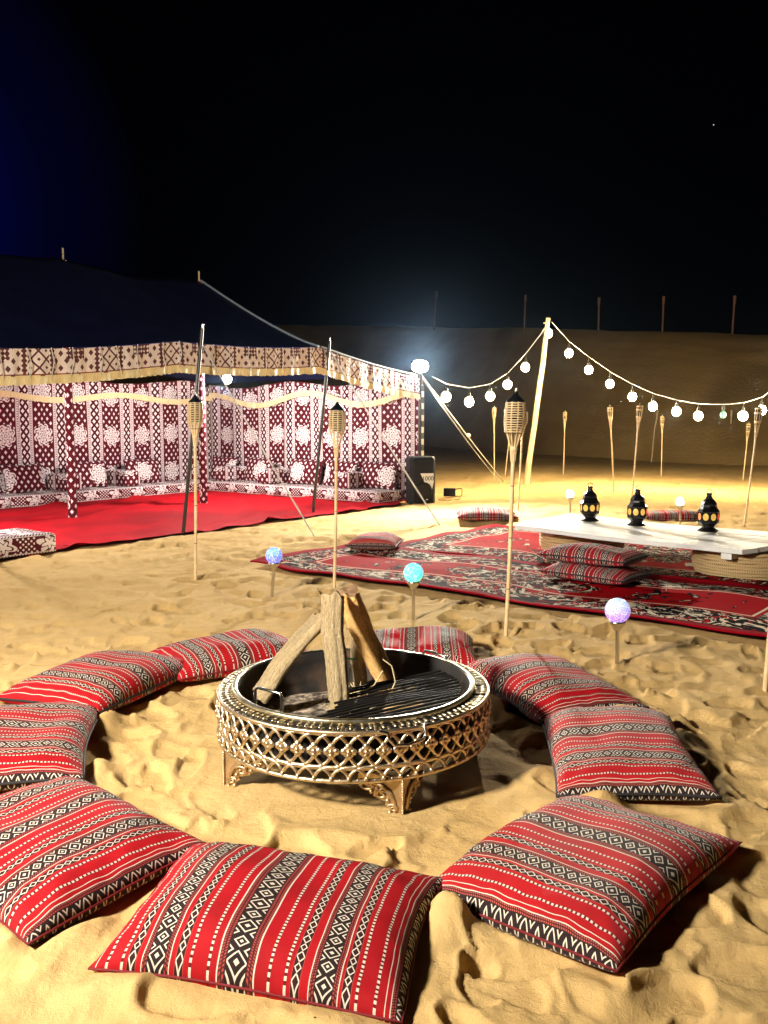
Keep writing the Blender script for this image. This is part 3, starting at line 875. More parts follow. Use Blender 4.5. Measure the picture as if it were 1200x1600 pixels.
def lean_cushion(s, w, along, label, W=.74, L=.46, seed=0, turn=0.0):
    mb, seam = pillow_mesh(W, L, .085, .075, 14, seed, uvs=lambda u, v: (u*W+.22*seed, v*L))
    o = mb.build('tent_cushion', M_MAJLIS)
    if along == 'back': xdir = -TS; nrm = -TW
    else: xdir = -TW; nrm = TS
    xdir = (Matrix.Rotation(turn, 3, 'Z') @ xdir)
    nrm = (Matrix.Rotation(turn, 3, 'Z') @ nrm)
    up = (Vector((0, 0, 1))-nrm*.28).normalized(); z = xdir.cross(up).normalized()
    Mx = Matrix((xdir, up, z)).transposed().to_4x4()
    Mx.translation = T(s, w, .20+L*.47)
    o.matrix_world = Mx; o.rotation_euler = Mx.to_euler(); o.location = Mx.translation
    tag(o, label, 'cushion', 'patterned cushions leaning on the tent walls')
    q = MB().loop(seam, .006, 5).build('seam_piping', M_PIPING); q.parent = o
LC = [(4.19, 4.68, 'back', 'maroon cushion with white lace medallion against the back tent wall at the left picture edge'),
      (3.05, 4.68, 'back', 'maroon medallion cushion on the back tent wall just right of the wrapped ridge pole'),
      (1.90, 4.68, 'back', 'maroon medallion cushion on the back tent wall, second right of the wrapped pole'),
      (5.35, 4.68, 'back', 'maroon medallion cushion against the back tent wall beyond the frame'),
      (.27, 4.35, 'end', 'maroon medallion cushion on the end tent wall nearest the inner corner'),
      (.27, 3.40, 'end', 'maroon medallion cushion on the end tent wall, second from the inner corner'),
      (.27, 2.25, 'end', 'maroon medallion cushion in the middle of the end tent wall'),
      (.27, 1.45, 'end', 'maroon medallion cushion on the end tent wall, second from the loudspeaker'),
      (.27, .62, 'end', 'maroon cushion with big white medallion right beside the black loudspeaker')]
for i, (s, w, al, lb) in enumerate(LC): lean_cushion(s, w, al, lb, seed=i+1, turn=random.uniform(-.08, .08))
def armrest(s, w, ang, label):
    c = T(s, w, .205); o = None
    m = MB()
    a, b, h, r = .15, .26, .26, .03
    vs = []; fs = []; uvs = []
    sec = [(.02, 0), (0, .02), (0, h-r), (r*.3, h-r*.3), (r, h)]
    for ins, z in sec:
        for (x, y) in ((-1, -1), (0, -1), (1, -1), (1, 0), (1, 1), (0, 1), (-1, 1), (-1, 0)):
            vs.append((x*(a-ins), y*(b-ins), z)); uvs.append((x*a+y*b, z))
    for j in range(4):
        for i in range(8): fs.append((j*8+i, j*8+(i+1) % 8, (j+1)*8+(i+1) % 8, (j+1)*8+i))
    m.add(vs, fs, uvs, False); m.add(vs[-8:], [tuple(range(8))], [(x, y) for x, y, z in vs[-8:]])
    o = m.build('armrest_cushion', M_WALL); o.location = c; o.rotation_euler = (0, 0, T_ANG+ang)
    tag(o, label, 'armrest', 'square armrest cushions on the tent mattresses')
armrest(2.42, 4.55, 0, 'square patterned armrest cushion between two cushions on the back tent wall')
armrest(3.58, 4.55, 0, 'square patterned armrest cushion left of the wrapped ridge pole by the back wall')
armrest(.45, 3.95, R(90), 'square patterned armrest cushion on the end wall mattress near the inner corner')
armrest(.45, 2.85, R(90), 'square patterned armrest cushion at the middle of the end wall mattress')
armrest(.45, 1.05, R(90), 'square patterned armrest cushion on the end wall mattress near the loudspeaker')

# ------------------------------------------------------------------ flood lamp on the tent corner
fl = T(.12, -.08, 2.20)
t = thing('flood_lamp', fl, 'dazzling white floodlight fixed on top of the tent corner post', 'floodlight')
ax = Vector((.30, -.90, -.20)).normalized()
rotm = ax.to_track_quat('Y', 'Z').to_matrix()
MB().box(fl, (.25, .09, .16), rotm).build('housing', M_PLASTIC, t)
ln = MB().ball((0, 0, 0), 1.0, 20, 12, (.145, .05, .098)); ln.v = [tuple(fl+rotm @ (Vector(q)+Vector((0, .05, 0)))) for q in ln.v]; ln.build('lens', M_LAMPFACE, t)
MB().tube([fl-Vector((.0, 0, .20)), fl-Vector((0, 0, .08))], .018, 8).build('bracket', M_DARKPOLE, t)
place_light('flood_light', 'SPOT', W_FLOOD_TENT*8, (1.0, .95, .84), fl+ax*.14, t, .10, aim=fl+Vector((.7, -2.6, -.45)), spot=R(150))
place_light('added_flood_spill', 'POINT', 90.0, (.80, .90, 1.0), fl+Vector((0, 0, .20)), t, .08)  # extra point light above the housing, added to imitate the lamp's spill

# flood mast left of the ring, outside the picture: its light and shadows are what the photo shows
fm = Vector((-3.5, .55, 0)); top = Vector((-3.5, .55, 3.1))
t = thing('flood_mast', fm, 'floodlight on a steel mast standing left of the fire ring beyond the frame', 'floodlight')
MB().tube([fm+Vector((0, 0, -.1)), top-Vector((0, 0, .12))], .03, 10).build('mast', M_DARKPOLE, t)
for k in range(3):
    q = Vector((math.cos(k*2.09), math.sin(k*2.09), 0)); MB().tube([fm+Vector((0, 0, .7)), fm+q*.55+Vector((0, 0, -.02))], .016, 8).build('leg', M_DARKPOLE, t)
axm = (Vector((.5, 4.4, 0))-top).normalized(); rotm = axm.to_track_quat('Y', 'Z').to_matrix()
MB().box(top, (.36, .10, .26), rotm).build('housing', M_PLASTIC, t)
MB().box(top+rotm @ Vector((0, .056, 0)), (.32, .012, .22), rotm).build('lens', M_LAMPFACE, t)
place_light('flood_light', 'SPOT', W_FLOOD_CAMP*5, (1.0, .92, .79), top+axm*.14, t, .30, aim=(1.2, 8.5, 0), spot=R(140))

# ------------------------------------------------------------------ string lights and their posts
pb = G(822, 757); pb.z = ground_z(pb.x, pb.y)-.08; pt = P(857, 497, 18.1)
t = thing('string_light_pole', pb, 'tall leaning rough wooden pole carrying the string lights', 'pole')
mids = [pb.lerp(pt, k)+Vector((random.uniform(-.012, .012), 0, 0)) for k in np.linspace(0, 1, 9)]
MB().tube(mids, [.062, .06, .058, .055, .055, .052, .05, .048, .045], 10).build('shaft', M_BAMBOO, t)
MB().tube([pt-Vector((.10, 0, .10)), pt+Vector((.02, 0, -.08))], .018, 6).build('peg', M_BAMBOO, t)
pe = Vector((7.3, 14.2, 0)); pet = Vector((7.3, 14.2, 2.9))
t = thing('string_light_pole', pe, 'wooden pole holding the far end of the string lights beyond the frame', 'pole')
MB().tube([pe-Vector((0, 0, .1)), pet], [.055, .045], 10).build('shaft', M_BAMBOO, t)
def string_lights(wire, bulbs, label, dead=()):
    t = thing('string_lights', wire[0], label, 'string lights', 'festoon strings over the sand')
    pts = []
    for i in range(len(wire)-1):
        for k in range(6): pts.append(wire[i].lerp(wire[i+1], k/6))
    pts.append(wire[-1])
    MB().tube(pts, .007, 6).build('cable', M_ROPE, t)
    bm_on = MB().ball((0, 0, 0), .078, 14, 10, (1, 1, 1.1)).mesh('bulb'); bm_on.materials.append(M_BULB)
    bm_off = MB().ball((0, 0, 0), .055, 12, 8, (1, 1, 1.2)).mesh('bulb'); bm_off.materials.append(M_BULB_OFF)
    sm = MB().tube([(0, 0, .08), (0, 0, .15)], .03, 8).tube([(0, 0, .15), (0, 0, .24)], .009, 6).mesh('socket'); sm.materials.append(M_PLASTIC)
    for i, p in enumerate(bulbs):
        b = bpy.data.objects.new('bulb', bm_off if i in dead else bm_on); col.objects.link(b); b.parent = t; b.location = p-wire[0]
        q = bpy.data.objects.new('socket', sm); col.objects.link(q); q.parent = b
def yat1(px): return 14.6+(px-672)/(857-672)*3.5
def yat2(px): return 18.1-(px-860)/(1200-860)*2.6
b1 = [P(x, y, yat1(x)) for x, y in ((697, 620), (733, 628), (766, 619), (793, 601), (821, 574), (857, 521))]
w1 = [P(675, 588, 14.5)]+[P(x, y, yat1(x)) for x, y in ((698, 600), (733, 606), (766, 600), (793, 583), (821, 553), (845, 522))]+[P(855, 505, 18.05)]
string_lights(w1, b1, 'short string of glowing bulbs sagging from the tent corner to the leaning pole')
b2 = [P(x, y, yat2(x)) for x, y in ((889, 552), (920, 578), (953, 600), (988, 620), (1020, 635), (1057, 643), (1091, 650), (1130, 648), (1161, 650), (1190, 641))]
b2 += [P(1226, 612, 15.2), P(1262, 580, 14.8)]
w2 = [P(862, 503, 18.05)]+[P(x, y, yat2(x)) for x, y in ((889, 533), (921, 558), (954, 581), (988, 600), (1022, 615), (1058, 625), (1092, 631), (1130, 632), (1163, 629), (1192, 620))]+[P(1226, 594, 15.2), P(1262, 562, 14.8), pet-Vector((0, 0, .05))]
string_lights(w2, b2, 'long string of glowing bulbs sagging from the leaning pole to the right', dead=(7,))

# ------------------------------------------------------------------ tiki torches
def torch_parts(kind, H):
    """list of (name, material, MB) in a frame with the foot at 0 and the top at z = H"""
    L = []; d = H-1.5
    pole = MB(); zt = 1.15+d
    zs = np.linspace(-.08, zt, 10)
    pole.tube([(.004*math.sin(3*z), .003*math.cos(2*z), z) for z in zs], [.0125]*10, 8)
    for z in np.arange(.28, zt, .31): pole.tube([(.004*math.sin(3*z), .003*math.cos(2*z), z-.006), (.004*math.sin(3*z), .003*math.cos(2*z), z), (.004*math.sin(3*z), .003*math.cos(2*z), z+.006)], [.0125, .0152, .0125], 8, False)
    L.append(('shaft', M_BAMBOO, pole))
    if kind == 'woven':
        ribs = MB()
        for k in range(9):
            a = k*2*math.pi/9; ca, sa = math.cos(a), math.sin(a)
            ribs.tube([(r*ca, r*sa, z+d) for r, z in ((.012, 1.10), (.019, 1.19), (.038, 1.25), (.056, 1.31), (.060, 1.40), (.054, 1.465))], .0065, 5, flat=.6)
        L.append(('ribs', M_BAMBOO, ribs))
        wv = MB()
        for j in range(13):
            z = 1.285+d+j*.0145; r = .060+.003*math.sin(j*.22)*2 + random.uniform(-.001, .002); r *= (.93+.07*math.sin(math.pi*min(j/12+.12, 1)))
            wv.loop([((r+.003*math.cos(k*math.pi))*math.cos(k*2*math.pi/18), (r+.003*math.cos(k*math.pi))*math.sin(k*2*math.pi/18), z+random.uniform(-.0015, .0015)) for k in range(18)], .0036, 5)
        L.append(('woven_basket', M_CANE, wv))
        L.append(('binding', M_CANE, MB().lathe([(.018, 1.165+d), (.024, 1.168+d), (.025, 1.19+d), (.020, 1.195+d)], 12)))
        L.append(('oil_can', M_CAN, MB().lathe([(.034, 1.30+d), (.046, 1.32+d), (.048, 1.45+d), (.058, 1.462+d), (.056, 1.472+d), (.026, 1.50+d), (.014, 1.515+d), (.013, 1.53+d)], 16)))
        L.append(('wick', M_WICK, MB().tube([(0, 0, 1.525+d), (.002, 0, 1.55+d)], [.009, .006], 6)))
    else:
        ribs = MB()
        for k in range(8):
            a = k*2*math.pi/8; ca, sa = math.cos(a), math.sin(a)
            ribs.tube([(r*ca, r*sa, z+d) for r, z in ((.012, 1.10), (.020, 1.20), (.036, 1.30), (.043, 1.38), (.041, 1.47))], .0085, 5, flat=.5)
        L.append(('ribs', M_BAMBOO, ribs))
        bd = MB()
        for z, r in ((1.16, .020), (1.29, .038), (1.40, .046), (1.455, .046)):
            bd.lathe([(r, z+d), (r+.004, z+.003+d), (r+.004, z+.016+d), (r, z+.02+d)], 14)
        L.append(('binding', M_CANE, bd))
        L.append(('oil_can', M_CAN, MB().lathe([(.024, 1.30+d), (.034, 1.34+d), (.036, 1.46+d), (.022, 1.478+d), (.012, 1.49+d)], 14)))
        L.append(('wick', M_WICK, MB().tube([(0, 0, 1.485+d), (.002, 0, 1.515+d)], [.010, .006], 6)))
    return L
TORCHES = [(305, 908, 305, 622, 'woven', 'woven bamboo torch standing in front of the tent, leftmost of all the torches'),
 (522, 925, 527, 634, 'woven', 'woven bamboo torch behind the fire pit logs, in front of the tent end wall'),
 (790, 1000, 806, 619, 'woven', 'large woven bamboo torch right of the cyan globe light, at the rug front edge'),
 (809, 800, 818, 640, 'woven', 'woven bamboo torch standing behind the rug, its head hidden by the nearer big torch'),
 (789, 745, 799, 648, 'slender', 'slender bamboo torch behind the big woven torch, beside the string light pole'),
 (772, 750, 772, 635, 'slender', 'thin far bamboo torch just left of the string light pole'),
 (880, 743, 883, 642, 'slender', 'slender bamboo torch alone at the dune foot right of the string light pole'),
 (959, 772, 953, 634, 'slender', 'slender bamboo torch with dark head between the first two table lanterns'),
 (986, 790, 1000, 631, 'slender', 'bamboo torch leaning right behind the middle table lantern'),
 (1033, 745, 1035, 649, 'slender', 'far slender bamboo torch between the middle and the right table lantern'),
 (1161, 750, 1170, 660, 'slender', 'far slender bamboo torch left of the leaning one at the right edge'),
 (1163, 822, 1187, 634, 'slender', 'leaning bamboo torch behind the right end of the white table'),
 (1195, 1085, 1232, 600, 'woven', 'near bamboo torch cut off by the right picture edge')]
for (bx, by, tx, ty, kind, lb) in TORCHES:
    b = G(bx, by); tp = P(tx, ty, b.y); H = tp.z
    t = thing('tiki_torch', b, lb, 'torch', 'bamboo torches stuck in the sand')
    lx = (tp.x-b.x)/H
    b_z = ground_z(b.x, b.y)
    for nm, mt, mb in torch_parts(kind, H):
        mb.v = [(x+lx*z, y, z) for x, y, z in mb.v]
        mb.build(nm, mt, t, world=False)
for (bx, by, tx, ty, lb) in ((1018, 700, 1027, 642, 'thin dark leaning stick on the dune foot below the string lights'), (1141, 706, 1143, 641, 'thin dark upright stick on the dune foot near the unlit bulb')):
    Y = 27.0; b = P(bx, by, Y); tp = P(tx, ty, Y)
    o = MB().tube([b-Vector((0, 0, .6)), b.lerp(tp, .5), tp-Vector((0, 0, .2)), tp], [.022, .022, .03, .035], 7).build('stick', M_BAMBOO)
    tag(o, lb, 'stick', 'thin sticks at the dune foot')
for i, (bx, by, tx, ty) in enumerate(((678, 506, 682, 455), (819, 508, 821, 461), (935, 513, 936, 465), (1035, 516, 1037, 463), (1144, 517, 1148, 462))):
    # each stands on the crest along its line of sight
    best = None
    for Y in np.linspace(24, 62, 120):
        q = P(bx, by-1, Y)
        if dune_z(q.x, q.y) > -.05 and (best is None or dune_z(q.x, q.y)-q.z > best[0]): best = (dune_z(q.x, q.y)-q.z, Y)
    Y = best[1]; b = P(bx, by, Y); b.z = dune_z(b.x, b.y)-.3; tp = P(tx, ty, Y)
    o = MB().tube([b, b.lerp(tp, .8), tp-Vector((0, 0, .25)), tp], [.035, .035, .05, .055], 7).build('crest_pole', new_mat('faded_red_pole', (.30, .14, .10), .7) if i == 0 else bpy.data.materials['faded_red_pole'])
    tag(o, ['thin pole on the dune crest above the tent floodlight', 'thin pole on the dune crest left of the string light pole', 'thin pole on the dune crest, third from the left', 'thin pole on the dune crest, second from the right', 'thin reddish pole on the dune crest at far right'][i], 'pole', 'poles along the dune crest')

# ------------------------------------------------------------------ solar globe lights
def globe(px, py_g, by, c1, c2, st, rg, label, bx=None):
    b = G(bx or px, by); gz = ground_z(b.x, b.y); c = P(px, py_g, b.y)
    t = thing('globe_light', b, label, 'garden light', 'crackle glass globe lights on stakes')
    g = MB().ball((0, 0, 0), rg, 28, 18); o = g.build('globe', crackle('crackle_glass', c1, c2, st), t, world=False); o.location = c-b
    MB().tube([b-Vector((0, 0, .1)), c-Vector((0, 0, rg*1.1))], .0115, 10).build('stake', M_STEEL, t)
    MB().lathe([(.018, -.052), (.024, -.04), (.044, -.012), (.046, .0), (.040, .004)], 16, c-Vector((0, 0, rg*.86))).build('cap', M_STEEL, t)
globe(428, 868, 936, (.10, .30, 1.0), (.08, .08, .85), 1.1, .064, 'blue glowing crackle globe on a steel stake at the rug left tip', 423)
globe(646, 895, 972, (.08, .55, .95), (.02, .75, .55), .95, .068, 'cyan glowing crackle globe on a steel stake before the rug')
globe(965, 954, 1043, (.36, .46, .85), (.34, .14, .80), .85, .070, 'lavender glowing crackle globe on a steel stake right of the fire ring')
globe(891, 772, 815, (.95, .93, .85), (.95, .90, .8), .8, .062, 'pale clear globe light behind the table left of the first lantern')
globe(1063, 784, 825, (.90, .92, .85), (.95, .90, .8), .7, .062, 'pale clear globe light behind the table left of the right lantern')

# ------------------------------------------------------------------ loudspeaker and small flood on the sand
sp = G(655, 787); sp.z = 0
def speaker():
    t = thing('loudspeaker', sp, 'black loudspeaker with white triangular badge standing at the tent corner', 'loudspeaker', rz=R(20))
    m = MB(); W, D, H = .44, .36, .76
    vs = []; 
    for z, k in ((0, .94), (.02, 1), (H-.05, 1), (H-.015, .95), (H, .86)):
        for x, y in ((-W/2*.72, D/2), (-W/2, -D/2+.05), (-W/2+.05, -D/2), (W/2-.05, -D/2), (W/2, -D/2+.05), (W/2*.72, D/2)): vs.append((x*k, y*k, z))
    fs = []
    for j in range(4):
        for i in range(6): fs.append((j*6+i, j*6+(i+1) % 6, (j+1)*6+(i+1) % 6, (j+1)*6+i))
    fs += [tuple(range(6))[::-1], tuple(range(24, 30))]
    m.add(vs, fs); m.build('cabinet', M_PLASTIC, t, world=False)
    MB().box((0, -D/2-.006, .37), (.32, .012, .64)).build('grille', M_GRILLE, t, world=False)
    MB().lathe([(.14, 0), (.14, .012), (.12, .018)], 24, (0, -D/2-.012, .22), rot=Matrix.Rotation(R(90), 3, 'X')).build('woofer_ring', M_PLASTIC, t, world=False)
    tr = MB(); y = -D/2-.0165
    tr.add([(-.06, y, .50), (.165, y, .50), (.165, y-.0, .36), (.12, y, .14), (-.06, y+.004, .50), (.165, y+.004, .50), (.165, y+.004, .36), (.12, y+.004, .14)], [(0, 3, 2, 1), (4, 5, 6, 7), (0, 1, 5, 4), (1, 2, 6, 5), (2, 3, 7, 6), (3, 0, 4, 7)])
    bd = tr.build('badge', M_STICKER, t, world=False)
    cu = bpy.data.curves.new('lettering', 'FONT'); cu.body = '1000'; cu.size = .10; cu.align_x = 'CENTER'; cu.extrude = .0015
    co = bpy.data.objects.new('lettering', cu); col.objects.link(co)
    dg = bpy.context.evaluated_depsgraph_get(); me = bpy.data.meshes.new_from_object(co.evaluated_get(dg)); bpy.data.objects.remove(co)
    o = bpy.data.objects.new('lettering', me); me.materials.clear(); me.materials.append(M_INK); col.objects.link(o); o.parent = bd
    o.location = (.065, y-.003, .385); o.rotation_euler = (R(90), 0, 0)
    for sx_ in (-1, 1): MB().box((sx_*W/2*.97, 0, .5), (.02, .14, .05)).build('handle', M_CAN, t, world=False)
    m = MB().add([(.03, y, .075), (.075, y, .075), (.052, y, .115), (.03, y+.005, .075), (.075, y+.005, .075), (.052, y+.005, .115)], [(0, 1, 2), (5, 4, 3), (0, 3, 4, 1), (1, 4, 5, 2), (2, 5, 3, 0)]).build('logo', M_STICKER, t, world=False)
speaker()
q = G(706, 778); q.z = ground_z(q.x, q.y)
t = thing('work_light', q, 'small black work light lying on the sand beside the loudspeaker', 'work light')
MB().box(q+Vector((-.04, 0, .085)), (.20, .10, .14), Matrix.Rotation(R(-8), 3, 'Z')).build('housing', M_PLASTIC, t)
for k in range(4): MB().box(q+Vector((-.11+k*.045, .07, .085)), (.012, .06, .12)).build('fin', M_PLASTIC, t)
MB().tube([q+Vector((.06, 0, .14)), q+Vector((.16, 0, .15)), q+Vector((.175, 0, .13)), q+Vector((.17, 0, .02)), q+Vector((.05, 0, .015))], .009, 6).build('stand', M_DARKPOLE, t)
cable = [gp(x, y)+Vector((0, 0, .012)) for x, y in ((676, 779), (684, 781), (700, 783), (716, 780), (726, 775))]
tag(MB().tube(cable, .008, 6).build('power_cable', M_PLASTIC), 'thin black power cable on the sand by the loudspeaker and work light', 'cable')

# ------------------------------------------------------------------ rugs
def rug(u0, u1, v0, v1, z0, seed, label, curl):
    W, H = u1-u0, v1-v0
    m = new_mat('oriental_rug', rough=.9, fn=rug_fn(W, H, .48, seed), bump=(.4, .006), spec=.03)
    def pt(a, b):
        u, v = u0+a*W, v0+b*H
        eu = min(a, 1-a)*W; ev_ = min(b, 1-b)*H
        z = z0+.012*math.sin(u*2.6+v*1.3+seed)*math.sin(v*2.1)+.010*(1+math.sin(u*5.3-v*2.2+seed))*.5+.006*math.sin(v*9+u)
        z += curl*math.exp(-min(eu, ev_)/.05)*(.6+.4*math.sin(u*7+v*6))
        q = RUG_ORIGIN+RU*(u+.03*math.sin(v*5+seed)*(1 if a in (0, 1) else .5))+RV*(v+.035*math.sin(u*3.1+seed)+.015*math.sin(u*8))
        q.z = z; return q
    g = MB().grid(pt, 130, 56, lambda a, b: (a*W, b*H))
    th = MB(); th.v = g.v; th.f = g.f; th.uv = g.uv; th.sm = g.sm
    o = th.build('patterned_rug', m)
    md = o.modifiers.new('thickness', 'SOLIDIFY'); md.thickness = .012; md.offset = -1
    return tag(o, label, 'rug', 'red patterned rugs on the sand')
rug(0, 4.95, 0, 1.62, .022, 1.7, 'front red rug with black and cream floral border reaching toward the camera', .012)
rug(.35, 5.2, 1.66, 4.10, .012, 4.2, 'rear red rug with black and cream flowers lying under the white table', .016)

# ------------------------------------------------------------------ low white table on two rope poufs
t_tl = G(791, 819, .31); t_bl = G(857, 799, .31); t_fr = G(1181, 861, .31)
LV = t_fr-t_tl; WV = t_bl-t_tl; WV = WV-LV*(WV.dot(LV)/LV.length_squared)*.75
ctr = t_tl+LV*.5+WV*.5
t = thing('low_table', Vector((ctr.x, ctr.y, 0)), 'low white plank table carrying three black lanterns, resting on rope poufs', 'table')
lu, wu = LV.normalized(), WV.normalized(); wl, ll = WV.length, LV.length
NPL = 7
for k in range(NPL):
    a0, a1 = k/NPL*wl+.0012, (k+1)/NPL*wl-.0012
    o0 = random.uniform(-.02, .02); dz = random.uniform(-.002, .002)
    m = MB(); n = 12; vs = []; fs = []
    for i in range(n+1):
        u = -ll*.0+o0+(ll+.0)*i/n
        bow = -.012*math.sin(math.pi*i/n)
        cut = .10*(1 if i in (0, n) else 0)
        for (w_, z_) in ((a0, 0), (a0+.004, .004), (a1-.004, .004), (a1, 0), (a1, -.036), (a0, -.036)):
            uu = u
            if i == n: uu -= .12*max(0, (.35-w_)/.35) if w_ < .35 else 0
            if i == 0: uu += .10*max(0, (.30-w_)/.30)
            vs.append(t_tl+lu*uu+wu*w_+Vector((0, 0, -.003+z_+dz+bow+.003*math.sin(u*4+k))))
    for i in range(n):
        for j in range(6): fs.append((i*6+j, i*6+(j+1) % 6, (i+1)*6+(j+1) % 6, (i+1)*6+j))
    fs += [tuple(range(6))[::-1], tuple(range(n*6, n*6+6))]
    m.add(vs, fs); m.build('plank', M_WHITE, t)
rl = Matrix((lu, wu, Vector((0, 0, 1)))).transposed()
for k, wf in ((.16, .70), (.90, .96)): MB().box(t_tl+lu*ll*k+wu*wl*.5+Vector((0, 0, -.075)), (.09, wl*wf, .05), rl).build('crossbar', M_WHITE, t)
def pouf(c, r, h, label):
    t = thing('rope_pouf', c, label, 'pouf', 'rope wound poufs under the table')
    core = MB().lathe([(r*.80, 0), (r*.95, h*.2), (r*.98, h*.5), (r*.93, h*.82), (r*.74, h)], 40, c)
    core.build('core', M_JUTE, t)
    n = 8
    for k in range(n):
        z = (k+.5)/n*h; rr = r*(.84+.16*math.sin(math.pi*(.12+.76*(k+.5)/n))**.7)
        N = 56; pts = [(c.x+(rr+.002*math.sin(i*1.7+k))*math.cos(2*math.pi*i/N), c.y+(rr+.002*math.sin(i*1.7+k))*math.sin(2*math.pi*i/N), c.z+z+.0025*math.sin(i*.9+k*2)) for i in range(N+1)]
        MB().tube(pts, h/n*.56, 7, False).build('rope_coil', M_JUTE, t)
pL = t_tl+LV*.20+WV*.52; pR = t_tl+LV*.89+WV*.46
pL.z = pR.z = .02
pouf(pL, .42, .225, 'round rope wound pouf under the left end of the white table')
pouf(pR, .45, .225, 'round rope wound pouf under the right end of the white table')

# lanterns
def lantern(px, py, panes, label, rz):
    c = G(px, py, .315)
    t = thing('moroccan_lantern', c, label, 'lantern', 'black metal lanterns on the white table', rz)
    oc = lambda prof, seg=8: MB().lathe(prof, seg, smooth=False, rot=Matrix.Rotation(R(22.5), 3, 'Z'))
    oc([(.094, 0), (.096, .008), (.075, .022), (.058, .036), (.070, .060), (.094, .078), (.098, .088), (.098, .10)]).build('base', M_LANTERN, t, world=False)
    oc([(.088, .09), (.092, .10), (.092, .185), (.088, .195)]).build('body', M_LANTERN, t, world=False)
    oc([(.100, .182), (.102, .192), (.084, .212), (.074, .235), (.070, .25), (.074, .258), (.060, .285), (.040, .305), (.028, .318)]).build('roof', M_LANTERN, t, world=False)
    MB().lathe([(.030, .315), (.032, .322), (.022, .332), (.026, .345), (.030, .355), (.020, .362)], 12).build('crown', M_LANTERN, t, world=False)
    MB().loop([(.026*math.cos(k*math.pi/8), 0, .376+.020*math.sin(k*math.pi/8)) for k in range(16)], .0035, 5).build('hanging_ring', M_LANTERN, t, world=False)
    for k in range(8):
        a = R(45*k+22.5+22.5); ap = .092*math.cos(R(22.5))
        rot = Matrix.Rotation(a, 3, 'Z') @ Matrix.Rotation(R(90), 3, 'Y')
        cc = Vector((ap*math.cos(a), ap*math.sin(a), .142))
        m = MB(); N = 14
        vs = [cc+rot @ Vector((.034*math.cos(2*math.pi*i/N), .027*math.sin(2*math.pi*i/N), .004)) for i in range(N)]
        vs += [cc+rot @ Vector((.034*math.cos(2*math.pi*i/N), .027*math.sin(2*math.pi*i/N), -.002)) for i in range(N)]
        vs.append(cc+rot @ Vector((0, 0, .009)))
        m.add(vs, [(i, (i+1) % N, 2*N) for i in range(N)]+[(i, N+i, N+(i+1) % N, (i+1) % N) for i in range(N)])
        m.build('pane', panes[k % len(panes)], t, world=False)
        MB().loop([cc+rot @ Vector((.037*math.cos(2*math.pi*i/N), .030*math.sin(2*math.pi*i/N), .004)) for i in range(N)], .0035, 5).build('pane_frame', M_LANTERN, t, world=False)
        aa = R(45*k+22.5)
        MB().tube([(.092*math.cos(aa), .092*math.sin(aa), .09), (.095*math.cos(aa), .095*math.sin(aa), .19)], .006, 5).build('rib', M_LANTERN, t, world=False)
YY_ = [M_GL_Y]*8
lantern(921, 814, YY_, 'black octagonal lantern with amber panes on the table, left of the three', R(4))
lantern(995, 821, [M_GL_Y, M_GL_Y, M_GL_Y, M_GL_Y, M_GL_Y, M_GL_Y, M_GL_R, M_GL_R], 'black octagonal lantern with amber and red panes, middle one on the table', R(20))
lantern(1106, 830, [M_GL_O, M_GL_R, M_GL_Y, M_GL_O, M_GL_Y, M_GL_Y, M_GL_R, M_GL_O], 'black octagonal lantern with a large red pane, nearest the table right end', R(10))

# cushions on the rugs
CUSH = {'C': M_SADU_C, 'A': M_SADU, 'B': M_SADU_B, 'D': M_SADU_D}
def rc_(px, py, W, L, ang, mat, lb, z, seed, Ht=.09):
    c = G(px, py); c.z = z
    cushion('floor_cushion', c, W, L, Ht, .06, R(ang), CUSH[mat], lb, 'red striped cushions on the rugs', seed, piping=M_PIPING, n=18, flat=-.055)
rc_(587, 860, .56, .52, -100, 'C', 'faded red striped cushion lying alone on the rug left part', .085, 41)
rc_(760, 815, .80, .52, -4, 'D', 'red and black striped cushion on the rug back edge beside the table', .085, 42, .10)
rc_(1050, 812, .85, .52, -8, 'D', 'dark red cushion half hidden behind the white table', .05, 43)
sc_c = Vector((1.76, 7.36, 0))
for i, (zz, dx_, da, lb) in enumerate(((.09, .02, -2, 'lower cushion of the stacked pair on the rug in front of the table'), (.235, .01, 2, 'upper cushion of the stacked pair on the rug in front of the table'))):
    cushion('floor_cushion', sc_c+Vector((dx_, .02*i, zz)), .78, .50, .085, .07, R(-40+da), M_SADU_D, lb, 'red striped cushions on the rugs', 50+i, piping=M_PIPING, n=22, flat=-.066)

# ------------------------------------------------------------------ ring of cushions round the fire
RING_LABEL = {'front': 'front red striped cushion nearest the camera, its bands running toward the fire pit',
 'left_near': 'large red striped cushion at lower left, cut by the picture edge',
 'left_mid': 'red striped cushion on the left picture edge, between two others of the ring',
 'left_far': 'red striped cushion with black piped edge at upper left of the ring',
 'back_left': 'red striped cushion behind the left side of the fire pit',
 'back_right': 'red striped cushion directly behind the fire pit right of the logs',
 'right_far': 'deep red striped cushion touching the right rear side of the fire pit',
 'right_mid': 'faded red striped cushion in the middle of the right side of the ring',
 'right_near': 'large bright red striped cushion at lower right, nearest the front cushion'}
for i, (nm, cx, cy, w_, l_, an, mk, lift, tilt) in enumerate(RING):
    mb_tilt = R(tilt)
    o = cushion('floor_cushion', Vector((cx, cy, .055+lift*.6)), w_, l_, .112, .060, R(an), CUSH[mk], RING_LABEL[nm], 'red striped cushions in a ring round the fire pit', 10+i, tilt=(mb_tilt, 0), piping=M_PIPING if nm in ('left_far', 'right_mid', 'right_far', 'left_mid') else M_SEAM, n=44, pr=.006 if nm in ('left_far', 'right_mid', 'right_far', 'left_mid') else .0035)
